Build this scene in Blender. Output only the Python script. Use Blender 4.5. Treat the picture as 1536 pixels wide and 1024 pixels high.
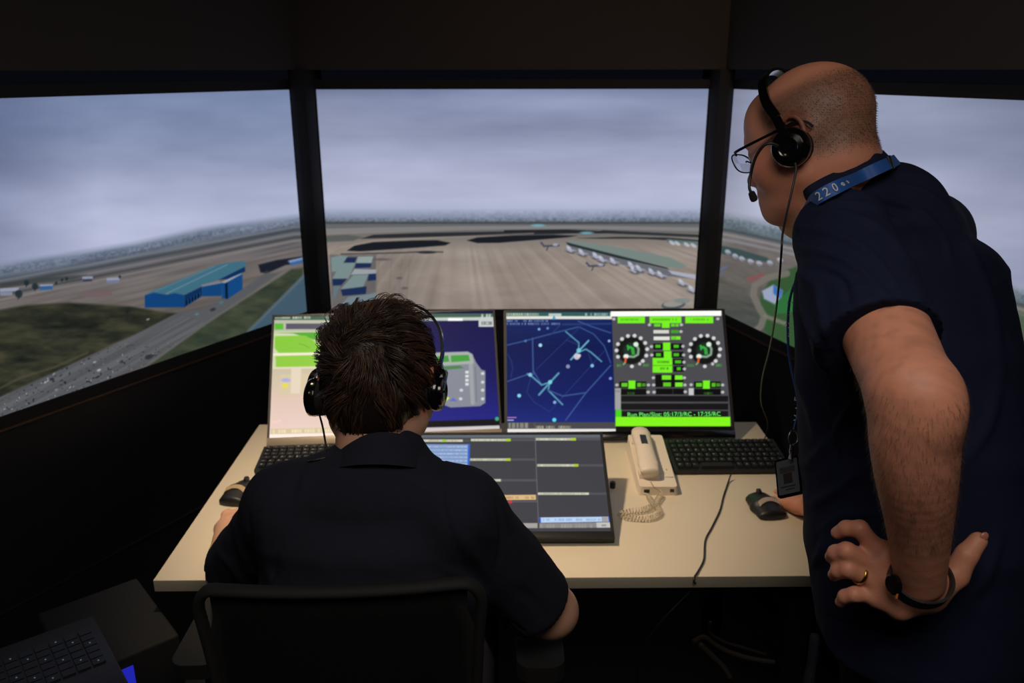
import bpy, bmesh, math, random
import numpy as np
from mathutils import Vector, Matrix

for o in list(bpy.data.objects): bpy.data.objects.remove(o)
SC = bpy.context.scene; COL = SC.collection
random.seed(7); RNG = np.random.default_rng(7)

# ------------------------------------------------------------------ camera, world, lights, exposure
FPX, PITCH, YAW, ROLL, CZ = 1255.1, .3153, -.0102, -.0012, 1.72
def cam_axes():
    cy, sy = math.cos(YAW), math.sin(YAW)
    F = np.array([-sy*math.cos(PITCH), cy*math.cos(PITCH), -math.sin(PITCH)])
    R = np.array([cy, sy, 0.]); U = np.cross(R, F)
    c, s = math.cos(ROLL), math.sin(ROLL)
    return c*R+s*U, -s*R+c*U, F
CX, CU, CF = cam_axes(); CC = np.array([0, 0, CZ])
cam = bpy.data.cameras.new('camera'); camo = bpy.data.objects.new('camera', cam); COL.objects.link(camo)
cam.sensor_width = 36; cam.lens = FPX/1536*36
M = Matrix.Identity(4)
for i in range(3):
    M[i][0], M[i][1], M[i][2], M[i][3] = CX[i], CU[i], -CF[i], CC[i]
camo.matrix_world = M
SC.camera = camo
cam.clip_start = .05
cam.dof.use_dof = True; cam.dof.focus_distance = 1.22; cam.dof.aperture_fstop = 6.3

w = bpy.data.worlds.new('dark_room'); SC.world = w; w.use_nodes = True
w.node_tree.nodes['Background'].inputs[0].default_value = (.5, .6, 1, 1)
w.node_tree.nodes['Background'].inputs[1].default_value = .004
SC.view_settings.view_transform = 'Standard'; SC.view_settings.look = 'None'
SC.view_settings.exposure = 0; SC.view_settings.gamma = 1; SC.view_settings.use_curve_mapping = False

def spot(name, loc, target, power, color, size, angle, blend=.6):
    l = bpy.data.lights.new(name, 'SPOT'); o = bpy.data.objects.new(name, l); COL.objects.link(o)
    o.location = loc; l.energy = power; l.color = color; l.shadow_soft_size = size
    l.spot_size = math.radians(angle); l.spot_blend = blend
    o.rotation_euler = (Vector(target)-Vector(loc)).to_track_quat('-Z', 'Y').to_euler()
    return o
# warm ceiling downlights: over the desk, and one behind to the right that grazes the fascia
spot('downlight_desk', (-.55, 1.62, 2.42), (-.12, 1.9, .72), 112, (1, .79, .53), .05, 60, .8)
spot('downlight_aisle', (1.25, .0, 2.3), (.92, 2.5, 1.85), 36, (1, .62, .38), .08, 58, .9)
spot('downlight_back', (-.9, .2, 2.42), (-.4, 1.0, 1.0), 3, (1, .82, .62), .08, 90, .8)
def ceiling_area(name, loc, size, power, color):
    l = bpy.data.lights.new(name, 'AREA'); l.shape = 'RECTANGLE'; l.size, l.size_y = size; l.energy = power; l.color = color
    o = bpy.data.objects.new(name, l); COL.objects.link(o); o.location = loc; return o
ceiling_area('ceiling_panel', (.10, .0, 2.47), (.9, .9), 14, (1, .90, .80))

# ------------------------------------------------------------------ helpers
def lin(c):
    c = np.asarray(c, float)/255.
    return np.where(c <= .04045, c/12.92, ((c+.055)/1.055)**2.4)
def Pz(x, y, z):
    r = CF+CX*((x-768)/FPX)+CU*((512-y)/FPX); return CC+r*((z-CZ)/r[2])
def Py(x, y, Y):
    r = CF+CX*((x-768)/FPX)+CU*((512-y)/FPX); return CC+r*(Y/r[1])
def Pd(x, y, d):
    return CC+(CF+CX*((x-768)/FPX)+CU*((512-y)/FPX))*d
def pix(q):
    q = np.asarray(q)-CC; d = q@CF
    return 768+FPX*(q@CX)/d, 512-FPX*(q@CU)/d

def mat(name, col, rough=.6, metal=0, bump=0, bscale=400, var=.08, vscale=8, spec=.5, attr=None, sss=0, coat=0, aniso=None):
    m = bpy.data.materials.new(name); m.use_nodes = True; nt = m.node_tree; b = nt.nodes['Principled BSDF']
    b.inputs['Roughness'].default_value = rough; b.inputs['Metallic'].default_value = metal
    b.inputs['Specular IOR Level'].default_value = spec
    if coat: b.inputs['Coat Weight'].default_value = coat; b.inputs['Coat Roughness'].default_value = .1
    tc = nt.nodes.new('ShaderNodeTexCoord')
    n = nt.nodes.new('ShaderNodeTexNoise'); n.inputs['Scale'].default_value = vscale; n.inputs['Detail'].default_value = 4
    nt.links.new(tc.outputs['Object'], n.inputs['Vector'])
    mr = nt.nodes.new('ShaderNodeMapRange'); mr.inputs['To Min'].default_value = 1-var; mr.inputs['To Max'].default_value = 1+var
    nt.links.new(n.outputs['Fac'], mr.inputs['Value'])
    mx = nt.nodes.new('ShaderNodeVectorMath'); mx.operation = 'SCALE'
    if attr:
        a = nt.nodes.new('ShaderNodeAttribute'); a.attribute_name = attr; nt.links.new(a.outputs['Color'], mx.inputs[0])
    else:
        l = lin(col); mx.inputs[0].default_value = (l[0], l[1], l[2])
    nt.links.new(mr.outputs[0], mx.inputs['Scale']); nt.links.new(mx.outputs[0], b.inputs['Base Color'])
    if sss:
        b.inputs['Subsurface Weight'].default_value = sss; b.inputs['Subsurface Radius'].default_value = (.012, .005, .003); b.inputs['Subsurface Scale'].default_value = 1
    if bump:
        n2 = nt.nodes.new('ShaderNodeTexNoise'); n2.inputs['Scale'].default_value = bscale; n2.inputs['Detail'].default_value = 3
        mp = nt.nodes.new('ShaderNodeMapping'); mp.inputs['Scale'].default_value = aniso or (1, 1, 1)
        nt.links.new(tc.outputs['Object'], mp.inputs[0]); nt.links.new(mp.outputs[0], n2.inputs['Vector'])
        bp = nt.nodes.new('ShaderNodeBump'); bp.inputs['Strength'].default_value = bump; bp.inputs['Distance'].default_value = .002
        nt.links.new(n2.outputs['Fac'], bp.inputs['Height']); nt.links.new(bp.outputs[0], b.inputs['Normal'])
    return m
def screen_mat(name, strength=1):
    m = bpy.data.materials.new(name); m.use_nodes = True; nt = m.node_tree; b = nt.nodes['Principled BSDF']
    b.inputs['Base Color'].default_value = (.004, .004, .005, 1); b.inputs['Roughness'].default_value = .45; b.inputs['Specular IOR Level'].default_value = .06
    a = nt.nodes.new('ShaderNodeAttribute'); a.attribute_name = 'picture'
    nt.links.new(a.outputs['Color'], b.inputs['Emission Color']); b.inputs['Emission Strength'].default_value = strength
    return m
def glow(name, col, s=1):
    m = bpy.data.materials.new(name); m.use_nodes = True; b = m.node_tree.nodes['Principled BSDF']
    l = lin(col); b.inputs['Base Color'].default_value = (0, 0, 0, 1); b.inputs['Emission Color'].default_value = (*l, 1); b.inputs['Emission Strength'].default_value = s
    return m
BLK = mat('black_plastic', (24, 24, 27), .45, bump=.05)
BLKG = mat('black_gloss_plastic', (10, 10, 12), .16, coat=.6, var=.03)
BLKM = mat('matte_black_panel', (11, 11, 14), .8, var=.2, vscale=3)
FASC = mat('fascia_board', (48, 43, 42), .85, var=.15, vscale=2)
WALLB = mat('black_wall_laminate', (17, 17, 22), .6, var=.15, vscale=2)
LEDGE = mat('brown_highlight_strip', (70, 48, 38), .5)  # faint highlight on the ledges, put into the strip's colour
FLOORM = mat('dark_carpet', (22, 22, 26), .95, bump=.5, bscale=300, var=.3, vscale=40)
WOOD = mat('beige_laminate', (214, 200, 178), .5, bump=.03, bscale=700, var=.03, vscale=12)
WOODE = mat('beige_edge_band', (178, 170, 150), .55, var=.04)
METAL = mat('brushed_metal', (150, 150, 155), .3, 1)
GOLD = mat('gold', (220, 180, 90), .25, 1)
SILV = mat('silver_plastic_bezel', (150, 138, 122), .4, .3)
CREAM = mat('cream_phone_plastic', (222, 208, 190), .42, var=.03)
CORDM = mat('cream_cord', (205, 192, 170), .5)
LEG = mat('grey_white_legend', (165, 168, 172), .6)
NAVY = mat('navy_shirt_cotton', (22, 28, 50), .85, bump=.25, bscale=900, var=.12, vscale=30, spec=.15)
NAVY2 = mat('navy_polo_pique', (32, 33, 44), .9, bump=.3, bscale=1100, var=.12, vscale=30, spec=.15)
TROU = mat('charcoal_trouser_cloth', (30, 31, 40), .9, bump=.3, bscale=700, var=.15, vscale=25, spec=.1)
SKIN = mat('skin', (0, 0, 0), .5, bump=.18, bscale=450, var=.09, vscale=60, attr='tint', sss=.25, spec=.4)
HAIRM = mat('brown_hair', (0, 0, 0), .42, attr='tint', var=.12, vscale=200, spec=.5)
BLUEM = mat('blue_lanyard_ribbon', (32, 84, 160), .6, bump=.2, bscale=900)
WHITEI = mat('white_print', (205, 205, 200), .6)
CHAIRM = mat('black_chair_plastic', (12, 12, 12), .8, bump=.1)
MESHM = mat('black_chair_mesh', (12, 12, 13), .85, bump=.6, bscale=600, aniso=(1, 1, 3))

FR = {}
def link(o): COL.objects.link(o); return o
def thing(name, label, cat, loc=(0, 0, 0), rot=(0, 0, 0), group=None):
    o = link(bpy.data.objects.new(name, None)); o.empty_display_size = .05
    o.location = Vector([float(v) for v in loc]); o.rotation_euler = rot
    FR[o.name] = Matrix.Translation(o.location) @ o.rotation_euler.to_matrix().to_4x4()
    tag(o, label, cat, group); return o
def tag(o, label, cat, group=None):
    o['label'] = label; o['category'] = cat
    if group: o['group'] = group
    return o
def frame_of(o):
    while o is not None:
        if o.name in FR: return FR[o.name]
        o = o.parent
    return Matrix.Identity(4)
def put(name, me, parent=None, mats=(), smooth=None, world=False, label=None):
    o = link(bpy.data.objects.new(name, me))
    for m in mats: me.materials.append(m)
    if world and parent is not None: me.transform(frame_of(parent).inverted())
    if parent is not None: o.parent = parent
    if smooth is not None:
        for p in me.polygons: p.use_smooth = True
        if smooth < 180: me.set_sharp_from_angle(angle=math.radians(smooth))
    if label: o['label'] = label
    return o
def obj(name, bm, mats, parent=None, smooth=35, world=False, label=None, bevel=0):
    if bevel:
        bmesh.ops.bevel(bm, geom=[e for e in bm.edges if len(e.link_faces) == 2 and e.calc_face_angle() > .5], offset=bevel, segments=3, profile=.5, affect='EDGES', clamp_overlap=True)
    me = bpy.data.meshes.new(name); bm.normal_update(); bm.to_mesh(me); bm.free()
    if not isinstance(mats, (list, tuple)): mats = (mats,)
    return put(name, me, parent, mats, smooth, world, label)
def struct(name, bm, mats, **k):
    o = obj(name, bm, mats, **k); o['kind'] = 'structure'; return o
def bx(bm, c, s, rot=None, mi=0):
    g = bmesh.ops.create_cube(bm, size=1)['verts']
    Mx = Matrix.Translation(Vector([float(v) for v in c])) @ ((rot or Matrix.Identity(3)).to_4x4()) @ Matrix.Diagonal((s[0], s[1], s[2], 1))
    bmesh.ops.transform(bm, matrix=Mx, verts=g)
    for f in {f for v in g for f in v.link_faces}: f.material_index = mi
    return bm
def box(c, s, rot=None): return bx(bmesh.new(), c, s, rot)
def prism(bm, pts, z0, z1, mi=0):
    a = [bm.verts.new((x, y, z0)) for x, y in pts]; b = [bm.verts.new((x, y, z1)) for x, y in pts]; n = len(pts)
    fs = [bm.faces.new(a[::-1]), bm.faces.new(b)] + [bm.faces.new((a[i], a[(i+1) % n], b[(i+1) % n], b[i])) for i in range(n)]
    for f in fs: f.material_index = mi
    return bm
def rrect(w_, h_, r, n=6):
    P = []
    for cx, cy, a0 in ((w_/2-r, h_/2-r, 0), (-w_/2+r, h_/2-r, 90), (-w_/2+r, -h_/2+r, 180), (w_/2-r, -h_/2+r, 270)):
        for i in range(n+1):
            a = math.radians(a0+90*i/n); P.append((cx+r*math.cos(a), cy+r*math.sin(a)))
    return P
def spline(P, n=8):
    P = [np.array(p, float) for p in P]
    if len(P) < 3: return P
    Q = [2*P[0]-P[1]]+P+[2*P[-1]-P[-2]]; out = []
    for i in range(1, len(Q)-2):
        p0, p1, p2, p3 = Q[i-1:i+3]
        for k in range(n):
            t = k/n; out.append(.5*((2*p1)+(-p0+p2)*t+(2*p0-5*p1+4*p2-p3)*t*t+(-p0+3*p1-3*p2+p3)*t**3))
    out.append(P[-1]); return out
def tube(bm, pts, r, n=8, flat=None, up=(0, 0, 1), closed=False, mi=0):
    """sweep; r scalar or list; flat=(a,b) half sizes gives a ribbon section"""
    pts = [Vector([float(v) for v in p]) for p in pts]; L = len(pts); rings = []
    nrm = None
    for i, p in enumerate(pts):
        a, b = (pts[(i-1) % L], pts[(i+1) % L]) if closed else (pts[max(i-1, 0)], pts[min(i+1, L-1)])
        t = (b-a).normalized()
        if flat is not None or nrm is None:
            u = Vector([float(v) for v in (up[i] if isinstance(up, list) else up)]); s = t.cross(u)
            if s.length < 1e-4: s = t.cross(Vector((1, 0, 0)))
            s.normalize(); nn = s.cross(t)
        else:
            nn = (nrm-t*nrm.dot(t)).normalized(); s = t.cross(nn)
        nrm = nn
        rr = r[i] if isinstance(r, (list, tuple, np.ndarray)) else r
        ring = []
        for k in range(n):
            a_ = 2*math.pi*k/n+(math.pi/4 if flat is not None and n == 4 else 0)
            if flat is not None: q = p+s*(math.cos(a_)*flat[0]*(1.4142 if n == 4 else 1))+nn*(math.sin(a_)*flat[1]*(1.4142 if n == 4 else 1))
            else: q = p+s*(math.cos(a_)*rr)+nn*(math.sin(a_)*rr)
            ring.append(bm.verts.new(q))
        rings.append(ring)
    fs = []
    for i in range(L if closed else L-1):
        A, B = rings[i], rings[(i+1) % L]
        for k in range(n): fs.append(bm.faces.new((A[k], A[(k+1) % n], B[(k+1) % n], B[k])))
    if not closed: fs += [bm.faces.new(rings[0][::-1]), bm.faces.new(rings[-1])]
    for f in fs: f.material_index = mi
    return bm
def cyl(bm, a, b, r0, r1=None, n=20, mi=0): return tube(bm, [a, b], [r0, r0 if r1 is None else r1], n, mi=mi)
def lathe(bm, prof, c, ax, n=28, mi=0):
    """profile [(t along axis, radius)]"""
    c = Vector([float(v) for v in c]); ax = Vector([float(v) for v in ax]).normalized(); s = ax.orthogonal().normalized(); q = ax.cross(s); rings = []
    for t, r in prof:
        rings.append([bm.verts.new(c+ax*t+(s*math.cos(2*math.pi*k/n)+q*math.sin(2*math.pi*k/n))*max(r, 1e-5)) for k in range(n)])
    fs = [bm.faces.new((A[k], A[(k+1) % n], B[(k+1) % n], B[k])) for A, B in zip(rings, rings[1:]) for k in range(n)]
    fs += [bm.faces.new(rings[0][::-1]), bm.faces.new(rings[-1])]
    for f in fs: f.material_index = mi
    return bm
def textmesh(s, size, extrude=.0002):
    c = bpy.data.curves.new('lettering', 'FONT'); c.body = s; c.size = size; c.extrude = extrude; c.align_x = 'CENTER'; c.align_y = 'CENTER'; c.resolution_u = 3
    o = bpy.data.objects.new('lettering', c); COL.objects.link(o)
    me = bpy.data.meshes.new_from_object(o.evaluated_get(bpy.context.evaluated_depsgraph_get()))
    bpy.data.objects.remove(o); bpy.data.curves.remove(c); return me
def frame(origin, x, y):
    x = Vector([float(v) for v in x]).normalized(); y = Vector([float(v) for v in y]); z = x.cross(y).normalized(); y = z.cross(x)
    Mx = Matrix.Identity(4)
    for i in range(3): Mx[i][0], Mx[i][1], Mx[i][2], Mx[i][3] = x[i], y[i], z[i], float(origin[i])
    return Mx

# ------------------------------------------------------------------ numpy noise, painter
def vnoise(x, y, seed=0):
    xi = np.floor(x).astype(np.int64); yi = np.floor(y).astype(np.int64); fx = x-xi; fy = y-yi
    fx = fx*fx*(3-2*fx); fy = fy*fy*(3-2*fy)
    def h(a, b):
        n = (a*374761393+b*668265263+seed*1442695041) & 0x7fffffff
        n = (n ^ (n >> 13))*1274126177 & 0x7fffffff
        return ((n ^ (n >> 16)) & 0xffff)/65535.
    return (h(xi, yi)*(1-fx)+h(xi+1, yi)*fx)*(1-fy)+(h(xi, yi+1)*(1-fx)+h(xi+1, yi+1)*fx)*fy
def fbm(x, y, seed=0, o=4):
    s = 0; a = .5
    for k in range(o): s = s+a*vnoise(x*2**k, y*2**k, seed+k); a *= .5
    return s
class Paint:
    """colours the pixels of a display; x, y are measured in the units of the photograph, sRGB colours"""
    def __init__(s, x, y, base): s.x = x; s.y = y; s.c = np.ones((len(x), 3))*np.array(base, float)
    def blend(s, a, col): s.c = s.c*(1-a[:, None])+np.asarray(col, float)*a[:, None]
    def grad(s, stops, v=None):
        v = s.y if v is None else v; ys = [q[0] for q in stops]
        s.c = np.stack([np.interp(v, ys, [q[1][k] for q in stops]) for k in range(3)], 1)
    def poly(s, pts, col, soft=1., a=1.):
        P = np.array(pts, float); m = (s.x > P[:, 0].min()-3) & (s.x < P[:, 0].max()+3) & (s.y > P[:, 1].min()-3) & (s.y < P[:, 1].max()+3)
        if not m.any(): return
        x, y = s.x[m], s.y[m]; ins = np.zeros(len(x), bool); dm = np.full(len(x), 1e9)
        for (ax, ay), (bx_, by) in zip(P, np.roll(P, -1, 0)):
            c = ((ay > y) != (by > y)); den = by-ay if by != ay else 1e-9
            ins ^= c & (x < (bx_-ax)*(y-ay)/den+ax)
            ex, ey = bx_-ax, by-ay; L = ex*ex+ey*ey+1e-9; t = np.clip(((x-ax)*ex+(y-ay)*ey)/L, 0, 1)
            dm = np.minimum(dm, np.hypot(x-ax-t*ex, y-ay-t*ey))
        al = np.clip(.5+np.where(ins, dm, -dm)/soft, 0, 1)*a
        s.c[m] = s.c[m]*(1-al[:, None])+np.asarray(col, float)*al[:, None]
    def line(s, pts, wd, col, a=1., soft=1.):
        dm = np.full(len(s.x), 1e9)
        for (ax, ay), (bx_, by) in zip(pts, pts[1:]):
            ex, ey = bx_-ax, by-ay; L = ex*ex+ey*ey+1e-9; t = np.clip(((s.x-ax)*ex+(s.y-ay)*ey)/L, 0, 1)
            dm = np.minimum(dm, np.hypot(s.x-ax-t*ex, s.y-ay-t*ey))
        s.blend(np.clip(.5+(wd/2-dm)/soft, 0, 1)*a, col)
    def ell(s, cx, cy, rx, ry, col, a=1., ang=0, soft=1.):
        c, n = math.cos(ang), math.sin(ang); u = (s.x-cx)*c+(s.y-cy)*n; v = -(s.x-cx)*n+(s.y-cy)*c
        k = np.hypot(u/rx, v/ry); s.blend(np.clip(.5+(1-k)*min(rx, ry)/soft, 0, 1)*a, col)
    def rect(s, x0, y0, x1, y1, col, a=1., soft=1., sl=0.):
        s.poly([(x0, y0), (x1, y0+sl*(x1-x0)), (x1, y1+sl*(x1-x0)), (x0, y1)], col, soft, a)
    def glyphs(s, x0, y0, x1, h, col, seed, a=.85, sl=0., gap=.25):
        r = random.Random(seed); x = x0
        while x < x1:
            wd = r.uniform(.35, .8)*h
            if r.random() > gap: s.rect(x, y0+sl*(x-x0), min(x+wd, x1), y0+h+sl*(x-x0), col, a*r.uniform(.6, 1), 1.2)
            x += wd+.22*h
def screen_grid(name, o, ex, ey, W, H, nx, ny, painter, m, parent):
    """flat display surface: o = lower left corner, picture stored per pixel of a fine grid"""
    o, ex, ey = (np.array(v, float) for v in (o, ex, ey))
    u, v = np.meshgrid(np.linspace(0, W, nx), np.linspace(0, H, ny)); P = o+u.reshape(-1, 1)*ex+v.reshape(-1, 1)*ey
    x, y = pix_many(P); col = np.clip(painter(x, y), 0, 255)
    i = np.arange(nx*ny).reshape(ny, nx); q = np.stack([i[:-1, :-1], i[:-1, 1:], i[1:, 1:], i[1:, :-1]], -1).reshape(-1, 4)
    me = np_mesh(name, P, q); add_col(me, 'picture', lin(col)); return put(name, me, parent, (m,), None, True)
def pix_many(P):
    q = P-CC; d = q@CF; return 768+FPX*(q@CX)/d, 512-FPX*(q@CU)/d
def np_mesh(name, V, Q):
    me = bpy.data.meshes.new(name); V = np.ascontiguousarray(V, np.float32); Q = np.ascontiguousarray(Q, np.int32); k = Q.shape[1]
    me.vertices.add(len(V)); me.vertices.foreach_set('co', V.ravel()); me.loops.add(Q.size); me.loops.foreach_set('vertex_index', Q.ravel())
    me.polygons.add(len(Q)); me.polygons.foreach_set('loop_start', np.arange(0, Q.size, k, dtype=np.int32)); me.polygons.foreach_set('loop_total', np.full(len(Q), k, np.int32))
    me.update(calc_edges=True); me.validate(); return me
def add_col(me, name, rgb):
    a = me.color_attributes.new(name, 'FLOAT_COLOR', 'POINT'); c = np.ones((len(rgb), 4), np.float32); c[:, :3] = rgb; a.data.foreach_set('color', c.ravel())

# ------------------------------------------------------------------ smooth solid modelling for bodies and clothes
def V3(*a): return np.array(a, float)
def unit(v): v = np.asarray(v, float); return v/np.linalg.norm(v)
def ortho(f, u):
    """columns: right, forward, up"""
    f = unit(f); u = np.asarray(u, float); u = unit(u-f*(u@f)); return np.stack([np.cross(f, u), f, u], 1)
class Solid:
    def __init__(s): s.ops = []
    def cone(s, a, b, ra, rb=None, k=.02, sub=False):
        rb = ra if rb is None else rb; a = np.array(a, float); b = np.array(b, float); m = max(ra, rb)
        def fn(P):
            ba = b-a; L = ba@ba+1e-12; q = P-a; t = np.clip((q@ba)/L, 0, 1); return np.linalg.norm(q-t[..., None]*ba, axis=-1)-(ra+(rb-ra)*t)
        s.ops.append((fn, np.minimum(a, b)-m, np.maximum(a, b)+m, k, sub)); return s
    def chain(s, pts, rs, k=.02, k0=None):
        P = [np.array(p, float) for p in pts]; m = max(rs); kk = .004 if len(pts) < 7 else .0004
        def fn(X):
            D = None
            for a, b, ra, rb in zip(P, P[1:], rs, rs[1:]):
                ba = b-a; L = ba@ba+1e-12; q = X-a; t = np.clip((q@ba)/L, 0, 1); d = np.linalg.norm(q-t[..., None]*ba, axis=-1)-(ra+(rb-ra)*t)
                if D is None: D = d
                else: h = np.clip(.5+.5*(D-d)/kk, 0, 1); D = D*(1-h)+d*h-kk*h*(1-h)
            return D
        s.ops.append((fn, np.min(P, 0)-m, np.max(P, 0)+m, k0 or k, False)); return s
    def tchain(s, pr_, k=.02):
        P = spline([np.append(p, r) for p, r in pr_], 5); return s.chain([p[:3] for p in P], [p[3] for p in P], k)
    def ell(s, c, r, R=None, k=.02, sub=False):
        c = np.array(c, float); r = np.array(r, float); R = np.eye(3) if R is None else R
        def fn(P):
            q = (P-c)@R; k0 = np.linalg.norm(q/r, axis=-1); k1 = np.linalg.norm(q/r**2, axis=-1)+1e-9; return k0*(k0-1)/k1
        s.ops.append((fn, c-r.max(), c+r.max(), k, sub)); return s
    def loft(s, secs, side, k=.03, sub=False):
        """secs: (centre, half width along side, half depth)"""
        side = unit(side); secs = [(np.array(c, float), a, b) for c, a, b in secs]; m = max(max(a, b) for _, a, b in secs)
        def fn(P):
            D = None
            for (a, ra, da), (b, rb, db) in zip(secs, secs[1:]):
                ba = b-a; L = np.linalg.norm(ba); wv = ba/L; xd = unit(side-wv*(side@wv)); yd = np.cross(wv, xd)
                q = P-a; t = np.clip((q@wv)/L, 0, 1); q = q-(t*L)[..., None]*wv; rx = ra+(rb-ra)*t; ry = da+(db-da)*t; rz = np.minimum(rx, ry)*.6
                X, Y, Z = q@xd, q@yd, q@wv; k0 = np.sqrt((X/rx)**2+(Y/ry)**2+(Z/rz)**2); k1 = np.sqrt((X/rx**2)**2+(Y/ry**2)**2+(Z/rz**2)**2)+1e-9
                d = k0*(k0-1)/k1
                if D is None: D = d
                else: kk = min(.010, k*.4); h = np.clip(.5+.5*(D-d)/kk, 0, 1); D = D*(1-h)+d*h-kk*h*(1-h)
            return D
        C = [c for c, _, _ in secs]; s.ops.append((fn, np.min(C, 0)-m, np.max(C, 0)+m, k, sub))
        return s
    def plane(s, p, n, k=.004, lo=None, hi=None):
        """cut away everything on the side the normal points to (optionally only inside a box)"""
        p = np.array(p, float); n = unit(n)
        s.ops.append((lambda P: -((P-p)@n), None if lo is None else np.array(lo, float), None if hi is None else np.array(hi, float), k, True)); return s
    def mesh(s, name, cell):
        add = [o for o in s.ops if not o[4]]; lo = np.min([o[1] for o in add], 0)-.012; hi = np.max([o[2] for o in add], 0)+.012
        n = np.ceil((hi-lo)/cell).astype(int)+1; ax = [lo[i]+cell*np.arange(n[i]) for i in range(3)]
        D = np.full(n, .2, np.float32)
        for fn, a, b, k, sub in s.ops:
            if a is None: sl = [slice(0, m) for m in n]
            else:
                mg = k*1.5+2*cell; i0 = np.maximum(((a-mg-lo)/cell).astype(int), 0); i1 = np.minimum(((b+mg-lo)/cell).astype(int)+2, n); sl = [slice(p, q) for p, q in zip(i0, i1)]
            if any(q.stop <= q.start for q in sl): continue
            G = np.stack(np.meshgrid(*[ax[i][sl[i]] for i in range(3)], indexing='ij'), -1); d = fn(G); d0 = D[tuple(sl)]
            if sub:
                d = -d; h = np.clip(.5-.5*(d0-d)/k, 0, 1); D[tuple(sl)] = d0*(1-h)+d*h+k*h*(1-h)
            else:
                h = np.clip(.5+.5*(d0-d)/k, 0, 1); D[tuple(sl)] = d0*(1-h)+d*h-k*h*(1-h)
        return nets(name, D, lo, cell)
def nets(name, D, lo, cell):
    S = D < 0; n = D.shape; c = tuple(m-1 for m in n)
    acc = np.zeros(c+(3,), np.float32); cnt = np.zeros(c, np.float32)
    offs = [(0, 0), (0, 1), (1, 0), (1, 1)]
    cross = []
    for axx in range(3):
        a = [slice(None)]*3; b = [slice(None)]*3; a[axx] = slice(0, -1); b[axx] = slice(1, None)
        d0, d1 = D[tuple(a)], D[tuple(b)]; x = (d0 < 0) != (d1 < 0); t = np.where(x, d0/np.where(x, d0-d1, 1), 0); cross.append(x)
        o1, o2 = [i for i in range(3) if i != axx]
        for p, q in offs:
            sl = [slice(None)]*3; sl[o1] = slice(p, p+c[o1]); sl[o2] = slice(q, q+c[o2]); xx = x[tuple(sl)]
            cnt += xx; acc[..., axx] += t[tuple(sl)]*xx; acc[..., o1] += p*xx; acc[..., o2] += q*xx
    act = cnt > 0; idx = np.full(c, -1, np.int64); ii = np.argwhere(act); idx[act] = np.arange(len(ii))
    V = lo+(ii+acc[act]/cnt[act][:, None])*cell; Q = []
    for axx in range(3):
        o1, o2 = [(1, 2), (2, 0), (0, 1)][axx]; e = np.argwhere(cross[axx])
        e = e[(e[:, o1] > 0) & (e[:, o2] > 0) & (e[:, o1] < n[o1]-1) & (e[:, o2] < n[o2]-1)]
        flip = D[e[:, 0], e[:, 1], e[:, 2]] < 0
        def g(p, q): f = e.copy(); f[:, o1] -= p; f[:, o2] -= q; return idx[f[:, 0], f[:, 1], f[:, 2]]
        qd = np.stack([g(1, 1), g(0, 1), g(0, 0), g(1, 0)], 1); qd[~flip] = qd[~flip][:, ::-1]; Q.append(qd)
    Q = np.concatenate(Q); Q = Q[(Q >= 0).all(1)]
    return V, Q
def vnormals(V, Q):
    n = np.cross(V[Q[:, 2]]-V[Q[:, 0]], V[Q[:, 3]]-V[Q[:, 1]]); N = np.zeros_like(V)
    for k in range(4):
        for a in range(3): N[:, a] += np.bincount(Q[:, k], n[:, a], len(V))
    return N/(np.linalg.norm(N, axis=1)[:, None]+1e-12)
def hash_noise3(P, sc, seed=0):
    x, y, z = (P*sc).T
    return (fbm(x+z*.7, y-z*.3, seed, 3)+fbm(y+11, z+x*.4, seed+9, 3))/1.75-.5
def strands(roots, dirs_fn, lens, rad, seg, tint, n=3, locks=0, pull=.7):
    """many tapered hairs as one vertex/face array; dirs_fn(points, frac) -> next direction"""
    N = len(roots); pts = [roots]
    for k in range(seg):
        d = dirs_fn(pts[-1], k/seg); pts.append(pts[-1]+d*(lens/seg)[:, None])
    P = np.stack(pts, 1)
    if locks:
        g = RNG.choice(N, locks, replace=False); near = np.concatenate([((roots[i:i+500, None]-roots[g][None])**2).sum(2).argmin(1) for i in range(0, N, 500)])
        a = (pull*np.linspace(0, 1, seg+1)**.9)[None, :, None]; P = P*(1-a)+P[g][near]*a
    T = np.gradient(P, axis=1); T /= np.linalg.norm(T, axis=2)[..., None]+1e-12
    s = np.cross(T, V3(.3, .5, .8)); s /= np.linalg.norm(s, axis=2)[..., None]+1e-9; q = np.cross(T, s)
    R = (rad[:, None]*np.linspace(1, .12, seg+1)[None]**.7)[..., None]
    ring = np.stack([P+(s*math.cos(2*math.pi*k/n)+q*math.sin(2*math.pi*k/n))*R for k in range(n)], 2)
    V = ring.reshape(-1, 3); b = (np.arange(N)[:, None]*(seg+1)+np.arange(seg)[None]).reshape(-1)*n
    Q = np.concatenate([np.stack([b+k, b+(k+1) % n, b+n+(k+1) % n, b+n+k], 1) for k in range(n)])
    return V, Q, np.repeat(tint, (seg+1)*n, axis=0)
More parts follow.
